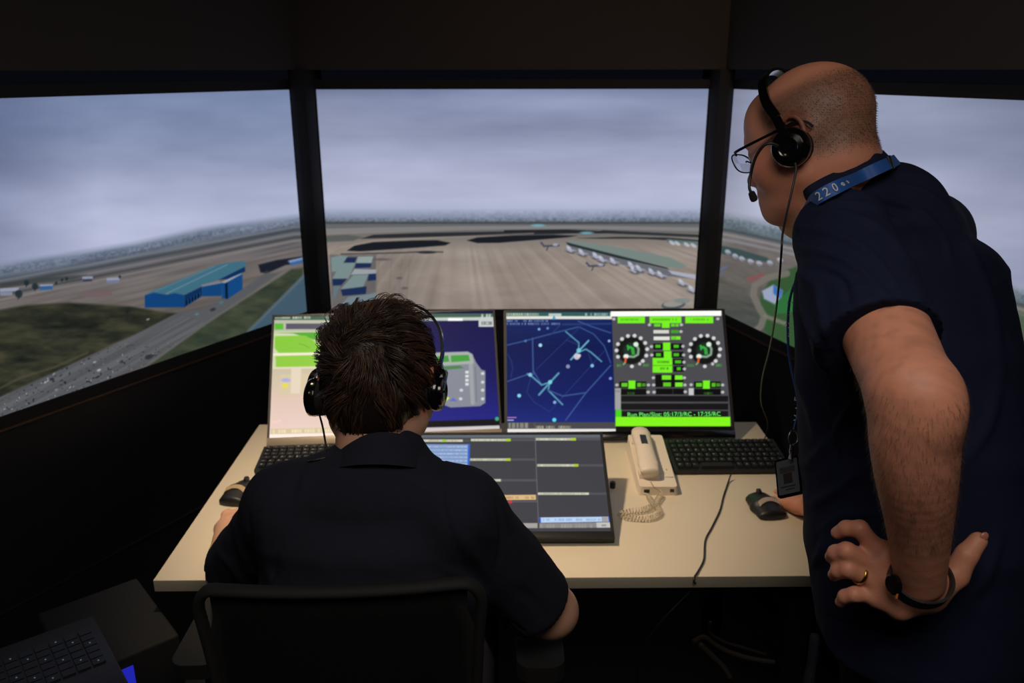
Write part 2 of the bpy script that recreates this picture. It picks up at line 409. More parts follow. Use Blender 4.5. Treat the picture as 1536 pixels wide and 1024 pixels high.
#@@SETTING
# ------------------------------------------------------------------ room
ZT, ZB = 1.657, .9265               # top and bottom of the three wall displays
L0 = V3(-.675, 2.778, 0); LD = V3(-math.sin(math.radians(30.5)), -math.cos(math.radians(30.5)), 0)
R0 = V3(.734, 2.777, 0); RD = V3(math.sin(math.radians(18.06)), -math.cos(math.radians(18.06)), 0)
CA, CB, CYW = -.596, .660, 2.796
struct('floor', bx(bmesh.new(), (.1, .9, -.05), (5.6, 4.6, .1)), FLOORM)
struct('ceiling', bx(bmesh.new(), (.1, .9, 2.55), (5.6, 4.6, .1)), BLKM)
def wall_strip(name, a, d, length, z0, z1, back, thick, m, outn):
    """upright slab along a -> a+d*length, front face set back from the display plane"""
    bm = bmesh.new(); a = np.array(a)+outn*back; b = a+d*length; c = b+outn*thick; e = a+outn*thick
    prism(bm, [(p[0], p[1]) for p in (a, b, c, e)], z0, z1); bmesh.ops.recalc_face_normals(bm, faces=bm.faces); return struct(name, bm, m)
LN = V3(LD[1], -LD[0], 0); LN = LN if LN[1] > 0 else -LN      # pointing away from the room
RN = V3(-RD[1], RD[0], 0); RN = RN if RN[1] > 0 else -RN
LN = unit(V3(-abs(LN[0]), abs(LN[1]), 0)); RN = unit(V3(abs(RN[0]), abs(RN[1]), 0))
wall_strip('wall_left', L0-LD*.02, LD, 2.6, 0, ZB-.030, .004, .06, WALLB, LN)
wall_strip('wall_right', R0-RD*.02, RD, 2.6, 0, ZB-.030, .004, .06, WALLB, RN)
wall_strip('wall_back', V3(-.70, CYW, 0), V3(1, 0, 0), 1.46, 0, ZB-.030, .004, .06, WALLB, V3(0, 1, 0))
# fascia over the displays
wall_strip('trim_1', L0-LD*.02, LD, 2.6, 1.7165, 2.5, -.035, .1, FASC, LN)
wall_strip('trim_2', R0-RD*.02, RD, 2.6, 1.7165, 2.5, -.035, .1, FASC, RN)
wall_strip('trim_3', V3(-.72, CYW, 0), V3(1, 0, 0), 1.50, 1.7165, 2.5, -.035, .1, FASC, V3(0, 1, 0))
# corner posts between the displays
for k, (a, b) in enumerate((((-.677, 2.770), (-.598, 2.786)), ((.662, 2.786), (.736, 2.770)))):
    bm = bmesh.new(); xm = (a[0]+b[0])/2
    prism(bm, [(a[0]+.002, a[1]-.004), (xm-.016, 2.752), (xm+.016, 2.752), (b[0]-.002, b[1]-.004), (b[0], 2.90), (a[0], 2.90)], 0, 1.7165)
    struct('trim_%d' % (4+k), bm, BLKM)
# thin ledges under the displays with their faint highlight painted brown, and the panel joint on the left wall
wall_strip('trim_6', L0-LD*.0, LD, 2.6, ZB-.034, ZB-.0285, -.012, .03, LEDGE, LN)
wall_strip('trim_7', R0-RD*.0, RD, 2.6, ZB-.034, ZB-.0285, -.012, .03, LEDGE, RN)
wall_strip('trim_8', L0-LD*.0, LD, 2.6, .424, .427, -.002, .01, BLKM, LN)

# ------------------------------------------------------------------ wall displays
SM = screen_mat('wall_display_picture', 1.0)
def sky_noise(P, seed, amp=10):
    n = fbm(P.x/170, P.y/42, seed, 4)*2-.95; m = fbm(P.x/60, P.y/26, seed+5, 3)-.45
    P.c += (n*amp*1.5+m*amp)[:, None]*V3(1, .95, .85)
def paint_center(x, y):
    P = Paint(x, y, (150, 155, 175))
    P.grad([(130, (120, 130, 162)), (150, (136, 145, 176)), (175, (142, 150, 180)), (205, (140, 147, 175)), (235, (154, 160, 187)), (262, (172, 177, 203)), (300, (180, 186, 211)), (312, (174, 181, 205)), (318, (154, 163, 188)), (327, (126, 136, 158)), (333, (98, 105, 114)), (345, (100, 100, 100)), (360, (128, 120, 114)), (375, (146, 135, 127)), (420, (150, 138, 129)), (480, (139, 128, 121))])
    s = np.clip((322-y)/30, 0, 1); P.c += ((fbm(x/210, y/38, 3)-.45)*34+(fbm(x/80, y/26, 8)-.47)*12)[:, None]*s[:, None]
    # speckled horizon; whole picture darker towards the upper left, applied last
    t = (y > 316)*(y < 336); P.c += ((vnoise(x/3.2, y/3.0, 4)-.5)*17+(vnoise(x/9, y/6, 6)-.5)*14)[:, None]*(t*np.clip((x-540)/260, .22, .8))[:, None]
    P.c += ((vnoise(x/3, y/2.5, 14)-.6)*np.where((y > 327) & (y < 334), 40, 0))[:, None]*.8
    g = np.clip((y-362)/20, 0, 1)
    a = (x-690)/(y-262+1e-6); P.c += ((vnoise(a*26, y/200, 21)-.5)*14+(vnoise(a*9, y/90, 22)-.5)*14+(fbm(x/50, y/14, 23)-.47)*22)[:, None]*g[:, None]
    P.c -= ((np.clip(1-abs(x-602)/60, 0, 1)*14))[:, None]*g[:, None]*V3(1, .9, .8)
    # far field bands
    P.rect(488, 332.5, 1050, 336, (62, 66, 68), .75, 2); P.rect(488, 337, 1050, 340, (104, 101, 100), .7, 2)
    P.poly([(488, 343), (560, 341), (700, 339), (860, 338), (1050, 341), (1050, 347), (860, 343), (700, 345), (488, 352)], (140, 135, 136), 2, .7)
    P.poly([(560, 352), (640, 349), (760, 347), (830, 346), (900, 348), (830, 351), (700, 354), (620, 356), (540, 358)], (42, 44, 48), 1.6)
    P.poly([(756, 345), (850, 344), (930, 348), (900, 350), (820, 349), (756, 349)], (34, 37, 42), 1.5)
    P.poly([(488, 354), (520, 352), (545, 355), (530, 361), (488, 363)], (78, 86, 84), 2, .8)
    P.poly([(905, 345), (1050, 352), (1050, 356), (960, 352), (890, 349)], (42, 44, 48), 1.5, .9)
    P.poly([(520, 376), (532, 368), (560, 363), (620, 360.5), (655, 360), (676, 364), (668, 368), (630, 371), (570, 375), (540, 377)], (25, 29, 35), 1.6)
    P.poly([(700, 360.5), (716, 356), (770, 353), (830, 352), (866, 353.5), (850, 356), (800, 360), (750, 364), (716, 364.5)], (25, 29, 35), 1.6)
    P.poly([(866, 357), (930, 355), (1000, 356), (1050, 360), (1050, 363), (960, 358), (900, 358)], (34, 40, 44), 1.5, .9)
    P.line([(512, 381), (600, 379), (640, 377), (664, 378)], 2.2, (58, 58, 60), .8, 1.5); P.ell(640, 378.5, 14, 2, (32, 32, 36), .8)
    P.line([(512, 371), (560, 361), (640, 357), (800, 350)], 2, (160, 148, 138), .6, 2)
    for xx in (585, 600, 612, 566): P.line([(xx+3, 388), (xx, 420), (xx-4, 470)], 1.6, (112, 103, 96), .45, 1.6)
    for cx, cy, rx in ((599, 417, 5), (607, 432, 5), (572, 389, 14)): P.ell(cx, cy, rx, 2, (84, 80, 84), .7, 0, 1.5)
    # sheds at the left
    R, W = (118, 138, 140), (28, 44, 82)
    sh = lambda p: [(460+u/4.8, 280+v/4.8) for u, v in p]
    P.poly(sh([(165, 490), (500, 490), (500, 760), (420, 790), (240, 880), (180, 900)]), (84, 84, 88), 3, .7)
    for p, c in (([(175, 508), (240, 494), (300, 500), (215, 610), (180, 612)], R), ([(290, 508), (362, 508), (345, 546), (268, 546)], W), ([(370, 503), (480, 500), (466, 550), (355, 550)], (140, 156, 154)), ([(355, 550), (466, 550), (462, 580), (345, 586)], W), ([(250, 550), (352, 547), (300, 662), (184, 662)], R), ([(185, 664), (290, 662), (250, 708), (188, 712)], W),
                 ([(345, 592), (500, 596), (500, 626), (318, 632)], (150, 158, 164)), ([(445, 628), (500, 625), (500, 672), (438, 678)], W), ([(335, 636), (445, 632), (405, 722), (244, 738)], R), ([(245, 740), (432, 716), (426, 772), (258, 786)], W), ([(190, 716), (242, 714), (202, 806), (192, 806)], (96, 116, 122)), ([(300, 792), (506, 764), (496, 840), (240, 856)], (112, 128, 134)), ([(240, 858), (492, 842), (496, 872), (240, 892)], W)): P.poly(sh(p), c, 1.6)
    # terminal pier and aircraft
    P.poly([(849, 361), (858, 360), (930, 371), (1005, 386), (1030, 398), (1024, 403), (1000, 400), (920, 382), (858, 366)], (118, 132, 128), 1.6)
    P.poly([(849, 363), (920, 381), (1000, 401), (1004, 404), (930, 388), (852, 368)], (38, 48, 52), 1.6)
    P.poly([(850, 368), (930, 388), (1006, 405), (1040, 412), (1040, 418), (1000, 414), (930, 396), (850, 374)], (98, 102, 112), 1.6, .9)
    P.poly([(1002, 405), (1050, 413), (1050, 420), (1008, 411)], (168, 170, 186), 1.6)
    for cx, cy in ((854, 373), (872, 378), (893, 383), (902, 388), (919, 391), (946, 397), (950, 404), (958, 402), (977, 407), (1022, 423), (1037, 433), (990, 411)):
        P.ell(cx+1, cy+4, 8, 3, (66, 66, 72), .7, .3, 2); P.ell(cx, cy, 6, 2.6, (192, 194, 210), .95, .9, 1.5); P.ell(cx+2, cy+2, 8, 1.8, (160, 165, 182), .8, .1, 1.5)
    for cx, cy in ((825, 368), (893, 398)):
        P.line([(cx-13, cy-4), (cx-9, cy+1), (cx+13, cy)], 3, (66, 70, 92), .9, 1.5); P.ell(cx+8, cy-1, 4, 2, (170, 175, 195), .8); P.line([(cx-3, cy+2), (cx-5, cy+7)], 2, (60, 62, 70), .8)
    P.poly([(1000, 358), (1050, 362), (1050, 368), (1000, 363)], (90, 108, 110), 1.5, .8)
    for cx in (1008, 1016, 1030, 1040): P.ell(cx, 364+(cx-1008)*.12, 5, 2.4, (190, 196, 210), .8, .6, 1.5)
    for cx, cy in ((807, 338), (880, 349)): P.ell(cx, cy, 10, 2, (112, 176, 190), .8, 0, 1.5)
    P.ell(1010, 457, 18, 7, (72, 84, 88), .9, -.1); P.ell(1010, 455, 15, 5, (150, 145, 138), 1, -.1); P.ell(1023, 451, 12, 4, (120, 132, 130), .8)
    P.c *= (1-.10*np.clip((600-x)/130, 0, 1)*np.clip((240-y)/110, 0, 1))[:, None]
    return P.c
def paint_left(x, y):
    P = Paint(x, y, (140, 145, 170)); yh = np.interp(x, [-200, 0, 100, 200, 300, 450, 500], [418, 398, 384, 368, 346, 326, 319]); g = y-yh
    P.grad([(100, (104, 118, 154)), (150, (122, 136, 170)), (200, (134, 146, 178)), (240, (144, 153, 184)), (280, (162, 169, 198)), (330, (176, 182, 210)), (400, (178, 183, 210))])
    P.c += ((fbm(x/190, y/50, 33)-.45)*36+(fbm(x/70, y/28, 38)-.47)*12)[:, None]
    dl = np.clip((150-x)/150, 0, 1); P.c = P.c*(1-.20*dl[:, None]*V3(1, .93, .75))
    G = Paint(x, y, (0, 0, 0)); G.grad([(-8, (140, 148, 172)), (0, (118, 128, 150)), (10, (100, 110, 128)), (20, (84, 92, 104)), (30, (92, 92, 98)), (50, (108, 102, 102)), (90, (105, 98, 94)), (130, (88, 84, 82))], g)
    G.c += ((vnoise(x/3.2, y/3, 4)-.5)*34)[:, None]*np.clip(1-abs(g-8)/10, 0, 1)[:, None]
    a = (y+x*.22)/14; G.c += ((vnoise(x/70, a*4, 51)-.5)*22)[:, None]
    al = np.clip((g+8)/10, 0, 1); P.c = P.c*(1-al[:, None])+G.c*al[:, None]
    def q(p): return [(u/3.2, 360+v/3.2) for u, v in p]
    for yy, c, wd in ((20, (120, 118, 122), 3.0), (26, (60, 64, 66), 4.5), (33, (130, 124, 124), 3.0), (39, (56, 58, 60), 3.2), (45, (134, 128, 124), 3.4)):
        P.line([(xx, np.interp(xx, [-200, 0, 450], [418, 398, 322])+yy*(1.15-xx/1400)) for xx in range(-160, 500, 40)], wd, c, .65, 2.5)
    P.poly(q([(0, 205), (220, 180), (420, 165), (350, 190), (130, 215), (0, 232)]), (58, 62, 62), 3, .8)
    P.poly(q([(1240, 118), (1330, 95), (1450, 78), (1450, 108), (1370, 120), (1280, 160), (1250, 155)]), (26, 30, 42), 2.5)
    P.poly(q([(1380, 100), (1452, 82), (1452, 108), (1400, 122)]), (56, 100, 160), 2); P.poly(q([(1385, 98), (1452, 84), (1452, 93), (1392, 108)]), (150, 160, 180), 2, .8)
    P.poly(q([(0, 335), (130, 312), (330, 300), (620, 318), (780, 345), (850, 352), (700, 430), (560, 490), (300, 620), (0, 760), (-600, 1000), (-600, 420)]), (46, 48, 38), 4)
    m = np.clip(.5+P_in(x, y, q([(0, 335), (330, 300), (620, 318), (850, 352), (560, 490), (0, 760), (-500, 1000), (-500, 420)]))/4, 0, 1)
    P.c += (((fbm(x/34, y/10, 61)-.47)*52)[:, None]*V3(1, .9, .6)+((fbm(x/14, y/6, 64)-.47)*24)[:, None]*V3(1, .7, .5))*m[:, None]
    P.line(q([(-60, 740), (100, 660), (260, 610), (420, 540)]), 3, (84, 78, 62), .7, 3)
    P.poly(q([(-500, 1100), (-100, 800), (160, 680), (560, 500), (850, 352), (960, 335), (1140, 250), (1270, 160), (1340, 160), (1000, 400), (760, 560), (690, 600), (0, 900)]), (86, 88, 92), 4)
    m = P_in(x, y, q([(-100, 800), (560, 500), (850, 352), (1000, 400), (690, 600), (0, 900)])) > 0
    r = (x*.55+y)/9; P.c += ((vnoise(r*3, x/90, 71)-.5)*20)[:, None]*m[:, None]
    P.c += ((vnoise(x/3.6, y/2.6, 73) > .83)*-40.+(vnoise(x/3.6, y/2.6, 75) > .93)*60)[:, None]*(m*np.clip((y-510)/20, 0, 1))[:, None]
    P.poly(q([(700, 610), (1000, 395), (1400, 140), (1453, 135), (1455, 170), (1200, 435), (1190, 470), (700, 640)]), (58, 66, 52), 4)
    m = P_in(x, y, q([(760, 600), (1000, 395), (1400, 140), (1455, 170), (1190, 435)])) > 0
    P.c += ((fbm(x/22, y/9, 81)-.47)*40)[:, None]*V3(1, .85, .6)*m[:, None]
    P.line(q([(690, 612), (1000, 392), (1390, 138)]), 2.5, (112, 108, 104), .6, 3)
    P.poly(q([(1180, 450), (1300, 330), (1456, 170), (1600, 150), (1600, 600), (1180, 560)]), (64, 88, 104), 4)
    P.line(q([(1190, 440), (1300, 330), (1460, 172)]), 4, (96, 108, 124), .7, 4)
    # blue hangar
    P.poly(q([(700, 262), (740, 240), (1030, 122), (1090, 108), (1160, 100), (1180, 108), (1178, 140), (970, 220), (885, 264), (800, 256)]), (62, 106, 126), 2)
    P.line(q([(800, 256), (1090, 118)]), 1.6, (118, 150, 164), .6, 2); P.line(q([(745, 246), (1030, 126)]), 1.4, (96, 130, 142), .6, 2)
    P.poly(q([(695, 264), (740, 252), (800, 262), (840, 254), (885, 264), (885, 322), (695, 324)]), (14, 64, 118), 1.8)
    P.poly(q([(885, 264), (970, 222), (970, 268), (885, 322)]), (10, 46, 88), 1.8); P.poly(q([(893, 290), (962, 252), (962, 272), (893, 312)]), (12, 18, 30), 1.8)
    for k in range(5): P.line(q([(903+k*14, 284-k*8), (903+k*14, 312-k*9)]), 1.4, (22, 84, 150), .8)
    P.poly(q([(970, 222), (1064, 206), (1064, 268), (970, 270)]), (16, 66, 120), 1.8); P.poly(q([(965, 215), (1050, 195), (1070, 204), (970, 224)]), (120, 124, 134), 1.8)
    P.poly(q([(1060, 206), (1080, 204), (1150, 160), (1164, 166), (1164, 236), (1092, 282), (1066, 280)]), (18, 70, 126), 1.8); P.poly(q([(1080, 204), (1092, 200), (1094, 282), (1082, 280)]), (8, 26, 50), 1.8)
    P.poly(q([(1062, 203), (1150, 155), (1162, 162), (1082, 206)]), (150, 154, 168), 1.6); P.poly(q([(1050, 190), (1175, 128), (1178, 150), (1090, 188)]), (12, 46, 88), 1.8)
    # small buildings, trees, vehicles
    P.poly(q([(396, 250), (530, 246), (546, 262), (500, 272), (396, 274)]), (112, 92, 96), 1.8)
    for p, c in (((192, 220, 252, 240), (42, 92, 148)), ((192, 214, 255, 222), (150, 158, 176)), ((395, 176, 445, 188), (150, 156, 176)), ((398, 188, 442, 200), (52, 56, 76)), ((512, 182, 575, 195), (146, 154, 178)), ((512, 195, 572, 208), (110, 120, 150)), ((0, 232, 90, 248), (150, 158, 180)), ((0, 250, 60, 268), (130, 138, 160))):
        a, b = q([(p[0], p[1]), (p[2], p[3])]); P.rect(a[0], a[1], b[0], b[1], c, .9, 1.6, -.05)
    for cx, cy, r in ((127, 205, 13), (168, 222, 15), (90, 258, 18), (270, 205, 6), (298, 190, 6), (320, 185, 7), (575, 175, 6)):
        a = q([(cx, cy)])[0]; P.ell(a[0], a[1], r/3.2, r/3, (30, 44, 52), .9, 0, 2); P.line([a, (a[0]-.5, a[1]+r/2.3)], 1.4, (34, 40, 44), .8)
    for cx, cy, rx, c in ((475, 624, 7, (190, 194, 204)), (270, 718, 5, (150, 152, 160)), (612, 340, 12, (28, 34, 34)), (710, 380, 6, (150, 152, 156)), (1022, 333, 11, (44, 46, 52)), (945, 355, 7, (88, 128, 138)), (1062, 300, 9, (70, 116, 124)), (1280, 152, 8, (54, 56, 62)), (715, 560, 16, (40, 44, 50)), (455, 585, 5, (170, 172, 180))):
        a = q([(cx, cy)])[0]; P.ell(a[0], a[1], rx/3.2*1.3, rx/3.2*.7, c, .85, -.3, 1.6)
    P.line(q([(612, 335), (612, 380)]), 1.8, (30, 34, 34), .8)
    return P.c
def P_in(x, y, pts):
    Q = Paint(x, y, (0, 0, 0)); Q.poly(pts, (1, 1, 1), 8); return (Q.c[:, 0]-.5)*8
def paint_right(x, y):
    P = Paint(x, y, (150, 155, 175)); yh = np.interp(x, [1070, 1180, 1300, 1536, 1700], [322, 346, 374, 440, 490]); g = y-yh
    P.grad([(130, (136, 142, 166)), (160, (144, 151, 177)), (230, (148, 154, 180)), (270, (162, 168, 192)), (330, (172, 177, 200)), (420, (168, 172, 198))])
    P.c += ((fbm(x/170, y/44, 91)-.45)*32)[:, None]
    dl = np.clip((x-1400)/150, 0, 1); P.c *= 1-.13*dl[:, None]*V3(1, .93, .8); P.c *= (1-.12*np.clip((1140-x)/50, 0, 1)[:, None]*V3(.9, 1, 1))
    G = Paint(x, y, (0, 0, 0)); G.grad([(-14, (150, 156, 170)), (0, (112, 124, 136)), (14, (92, 104, 112)), (24, (104, 104, 108)), (40, (110, 104, 102)), (90, (96, 92, 88)), (150, (70, 74, 70))], g)
    G.c += ((vnoise(x/3.4, y/3, 94)-.5)*36)[:, None]*np.clip(1-abs(g-4)/16, 0, 1)[:, None]+((fbm(x/24, (y-x*.3)/7, 95)-.47)*26)[:, None]
    al = np.clip((g+14)/16, 0, 1); P.c = P.c*(1-al[:, None])+G.c*al[:, None]
    for yy, c, wd in ((18, (62, 70, 72), 4), (25, (150, 140, 136), 4), (33, (140, 136, 140), 4)):
        P.line([(xx, np.interp(xx, [1070, 1180, 1300, 1536, 1700], [322, 346, 374, 440, 490])+yy) for xx in range(1060, 1760, 40)], wd, c, .7, 3)
    P.poly([(1080, 368), (1110, 374), (1150, 386), (1162, 395), (1120, 388), (1080, 380)], (58, 76, 78), 2.5)
    for cx, cy in ((1092, 378), (1103, 384), (1113, 388), (1126, 392), (1139, 395), (1155, 394), (1170, 390)): P.ell(cx, cy, 5, 3.4, (176, 180, 194), .85, .6, 2); P.ell(cx+3, cy+3, 6, 1.6, (84, 86, 96), .6, .3, 2)
    P.poly([(1119, 416), (1145, 409), (1149, 414), (1125, 424)], (124, 84, 82), 2); P.line([(1078, 405), (1090, 400)], 3, (90, 106, 150), .8, 2); P.line([(1077, 411), (1085, 410)], 4, (92, 100, 130), .8, 2)
    P.poly([(1170, 408), (1200, 398), (1235, 420), (1262, 460), (1268, 500), (1240, 530), (1190, 522), (1150, 500), (1138, 470), (1142, 440), (1155, 420)], (52, 84, 50), 4); P.poly([(1160, 455), (1190, 430), (1190, 470), (1165, 470)], (44, 110, 58), 3, .9)
    P.line([(1180, 410), (1150, 417), (1132, 428), (1130, 442), (1138, 460), (1146, 474), (1142, 488), (1134, 496)], 10, (118, 112, 106), .85, 3)
    P.line([(1148, 474), (1180, 486)], 6, (124, 118, 110), .8, 3)
    P.poly([(1143, 436), (1160, 427), (1174, 436), (1172, 445), (1162, 456), (1146, 448)], (150, 160, 186), 3); P.poly([(1160, 427), (1174, 436), (1170, 448), (1160, 440)], (62, 108, 176), 2.5)
    P.poly([(1330, 470), (1420, 450), (1520, 462), (1600, 500), (1760, 560), (1760, 640), (1600, 560), (1450, 520), (1350, 500)], (70, 88, 66), 14, .75)
    return P.c
def display(label, o, d, width, n_out, painter, nx):
    t = thing('wall_display', label, 'screen', (o[0], o[1], ZB))
    dd = Vector([float(v) for v in d]); nn = Vector([float(v) for v in n_out]); H = ZT-ZB
    bm = bmesh.new(); c0 = V3(o[0], o[1], 0)
    for z0, z1, a, b in ((ZB-.028, ZB, -.004, width+.004), (ZT, ZT+.030, -.004, width+.004)):
        p0 = c0+d*a-n_out*.006; p1 = c0+d*b-n_out*.006; prism(bm, [tuple(q[:2]) for q in (p0, p1, p1+n_out*.05, p0+n_out*.05)], z0, z1)
    for a, b in ((-.004, -.0005), (width+.0005, width+.004)):
        p0 = c0+d*a-n_out*.006; p1 = c0+d*b-n_out*.006; prism(bm, [tuple(q[:2]) for q in (p0, p1, p1+n_out*.05, p0+n_out*.05)], ZB, ZT)
    p0 = c0+n_out*.008; p1 = c0+d*width+n_out*.008; prism(bm, [tuple(q[:2]) for q in (p0, p1, p1+n_out*.04, p0+n_out*.04)], ZB, ZT)
    bmesh.ops.recalc_face_normals(bm, faces=bm.faces)
    obj('bezel', bm, BLKM, t, world=True)
    ex = d; oo = V3(o[0], o[1], ZB)
    if np.cross(ex, V3(0, 0, 1))@n_out > 0: oo = oo+d*width; ex = -d
    screen_grid('screen', oo, ex, V3(0, 0, 1), width, H, nx, int(nx*H/width), painter, SM, t)
display('wide wall display in the centre, grey sky over a broad concrete airport apron', V3(CA, CYW, 0), V3(1, 0, 0), CB-CA, V3(0, 1, 0), paint_center, 640)
display('wall display at the left, aerial view with a bright blue hangar below grey sky', L0, LD, 1.30, LN, paint_left, 620)
display('wall display at the right, partly behind the standing man, aerial view with a green field', R0, RD, 1.30, RN, paint_right, 560)

# ------------------------------------------------------------------ desk
DX0, DX1, DY0, DY1, DZ = -.724, .749, 1.492, 2.285, .72
t = thing('desk', 'beige laminate desk with black legs carrying monitors, phone and keyboards', 'desk', (.0125, 1.888, 0))
bm = bmesh.new(); bx(bm, ((DX0+DX1)/2, (DY0+DY1)/2, DZ-.0135), (DX1-DX0, DY1-DY0, .027)); bm.normal_update()
for f in bm.faces: f.material_index = 0 if f.normal.z > .5 else 1
obj('tabletop', bm, (WOOD, WOODE), t, world=True, bevel=.0012)
for x in (DX0+.10, DX1-.10):
    for y in (DY0+.09, DY1-.06): obj('leg', box((x, y, .3465), (.05, .05, .693)), BLK, t, world=True, bevel=.003)
obj('frame_rail', bx(bx(box((.0125, DY1-.06, .66), (1.22, .03, .06)), (DX0+.1, 1.9, .66), (.03, .6, .05)), (DX1-.1, 1.9, .66), (.03, .6, .05)), BLK, t, world=True)

# ------------------------------------------------------------------ monitors
SM2 = screen_mat('monitor_picture', 1.15)
def plane_axes(p0, yawd, lean):
    e = V3(math.cos(math.radians(yawd)), math.sin(math.radians(yawd)), 0); n0 = V3(-e[1], e[0], 0); l = math.radians(lean)
    u = V3(0, 0, 1)*math.cos(l)+n0*math.sin(l); return e, u, np.cross(e, u)   # normal faces the viewer
def monitor(label, p0, yawd, lean, W, H, painter, nx, bez, m_bot, name='monitor'):
    e, u, n = plane_axes(p0, yawd, lean); n = n if n@CF < 0 else -n; p0 = np.array(p0)
    c = p0+e*W/2+u*H/2; t = thing(name, label, 'monitor', (c[0], c[1], DZ))
    s, b, tp = bez; hb = bmesh.new(); F4 = frame(p0+e*W/2+u*(H/2)-n*.001, e, u)
    # housing: side, bottom and top borders round a shallow back shell
    def slab(x0, x1, y0, y1, z0, z1, mi=0):
        k = bmesh.ops.create_cube(hb, size=1)['verts']; bmesh.ops.transform(hb, matrix=F4 @ Matrix.Translation(((x0+x1)/2-W/2, (y0+y1)/2-H/2, (z0+z1)/2)) @ Matrix.Diagonal((x1-x0, y1-y0, z1-z0, 1)), verts=k)
        for f in {f for v in k for f in v.link_faces}: f.material_index = mi
    slab(-s, W+s, -b, H+tp, -.013, -.001); slab(-s, 0, -b, H+tp, -.002, .004); slab(W, W+s, -b, H+tp, -.002, .004); slab(0, W, H, H+tp, -.002, .004)
    slab(W*.2, W*.8, H*.12, H*.8, -.040, -.012)
    obj('housing', hb, BLK, t, world=True)
    hb = bmesh.new(); slab(-s, W+s, -b, -.0005, -.001, .007); obj('lower_bezel', hb, m_bot, t, world=True, bevel=.0015)
    screen_grid('screen', p0, e, u, W, H, nx, int(nx*H/W), painter, SM2, t)
    return t, e, u, n, F4, c
def stand(t, e, c, n, ww):
    """splayed foot lying on the desk and an arm up to the back of the housing"""
    bm = bmesh.new(); q = c-n*.04; fy = unit(V3(-e[1], e[0], 0)); base = V3(c[0], c[1], DZ)+fy*.035
    F5 = frame((base[0], base[1], DZ), e, fy); pr = bmesh.new(); prism(pr, rrect(ww, .17, .03), .0, .010); pr.transform(F5); obj('stand_base', pr, BLK, t, world=True, bevel=.002)
    bm = bmesh.new(); tube(bm, [base+V3(0, 0, .008), base+V3(0, 0, .06), q-n*.01], .018, 10); obj('stand_arm', bm, BLK, t, world=True)
def paint_ml(x, y):
    P = Paint(x, y, (222, 196, 184)); P.grad([(470, (150, 165, 120)), (560, (196, 184, 158)), (600, (214, 188, 172)), (657, (226, 200, 190))])
    r = np.clip((x-560)/20, 0, 1)[:, None]; nv = Paint(x, y, (0, 0, 0)); nv.grad([(470, (16, 16, 66)), (560, (16, 16, 84)), (640, (32, 34, 128))]); P.c = P.c*(1-r)+nv.c*r
    P.rect(400, 470, 760, 480, (62, 92, 78), 1, 1.5); P.glyphs(413, 474, 466, 4, (214, 212, 196), 3); P.glyphs(482, 474, 560, 4, (200, 206, 190), 4)
    P.rect(406, 480, 560, 497, (178, 178, 160), 1, 1.5); P.rect(412, 485, 425, 494, (86, 176, 46), 1, 1.5); P.rect(429, 485, 560, 493.5, (84, 80, 96), 1, 1.5)
    P.rect(405, 497, 500, 552, (200, 204, 170), 1, 1.5); P.poly([(411, 499), (560, 497), (560, 520), (480, 512), (440, 500)], (82, 160, 52), 1.5)
    P.poly([(412, 504), (458, 503), (468, 509), (482, 520), (482, 528), (418, 529), (412, 522)], (128, 190, 58), 1.5); P.poly([(413, 534), (480, 532), (484, 549), (414, 551)], (136, 192, 62), 1.5)
    P.line([(405, 531.5), (500, 530)], 3, (232, 226, 198), 1, 1.5); P.line([(404, 552), (480, 551)], 3, (214, 204, 176), 1, 1.5)
    P.line([(448, 515), (458, 518), (464, 522)], .8, (70, 120, 40), .6)
    P.poly([(421, 562), (470, 560), (474, 588), (468, 592), (418, 592)], (206, 190, 158), 2, .9); P.poly([(437, 552), (452, 552), (450, 590), (436, 590)], (222, 206, 186), 2, .8)
    P.ell(429, 570, 7, 3, (160, 162, 216), .9, 0, 1.5); P.ell(428, 578, 5, 4, (216, 206, 84), .95, 0, 1.5)
    P.line([(408, 634), (420, 631)], 3, (240, 196, 192), .8, 2); P.rect(406, 643, 560, 650.5, (206, 188, 150), 1, 1.5, -.02); P.glyphs(409, 644.5, 560, 5, (236, 222, 190), 9, .9, -.02); P.rect(404, 651.5, 560, 657, (252, 226, 216), 1, 1.2, -.02)
    # right part: blue map with a grey apron
    P.rect(560, 477, 742, 482, (196, 204, 198), .9, 1.5, -.01); P.rect(672, 477, 694, 481, (236, 238, 236), 1, 1); P.glyphs(722, 471, 741, 5, (210, 214, 210), 12)
    P.rect(718, 479, 742, 490, (188, 192, 190), 1, 1.2); P.rect(722, 482, 738, 487, (120, 126, 130), 1, 1); P.glyphs(724, 483, 736, 3, (220, 222, 220), 8)
    P.poly([(640, 531), (700, 528), (708, 530), (714, 543), (722, 554), (728, 556), (728, 604), (720, 609), (676, 611), (660, 605), (640, 600)], (126, 130, 140), 1.6)
    P.poly([(640, 529), (702, 527), (709, 532), (711, 545), (640, 550)], (158, 164, 160), 1.6); P.poly([(650, 535), (672, 533), (674, 542), (650, 545)], (60, 140, 56), 1.5); P.poly([(676, 533), (703, 532), (705, 541), (677, 543)], (66, 148, 60), 1.5); P.poly([(652, 550), (690, 548), (696, 552), (652, 556)], (56, 120, 60), 1.4, .8)
    P.line([(706, 545), (709, 604)], 6, (158, 162, 166), .7, 1.5); P.line([(713, 550), (715, 602)], 1.2, (98, 100, 110), .8)
    for k in range(4): P.rect(698, 556+k*6, 703, 560+k*6, (208, 210, 214), 1, 1.2)
    for cx, cy in ((692, 585), (691, 598), (724, 560), (724, 573), (724, 585), (724, 598)): P.ell(cx, cy, 2.6, 2.2, (206, 206, 210), .9, 0, 1.2)
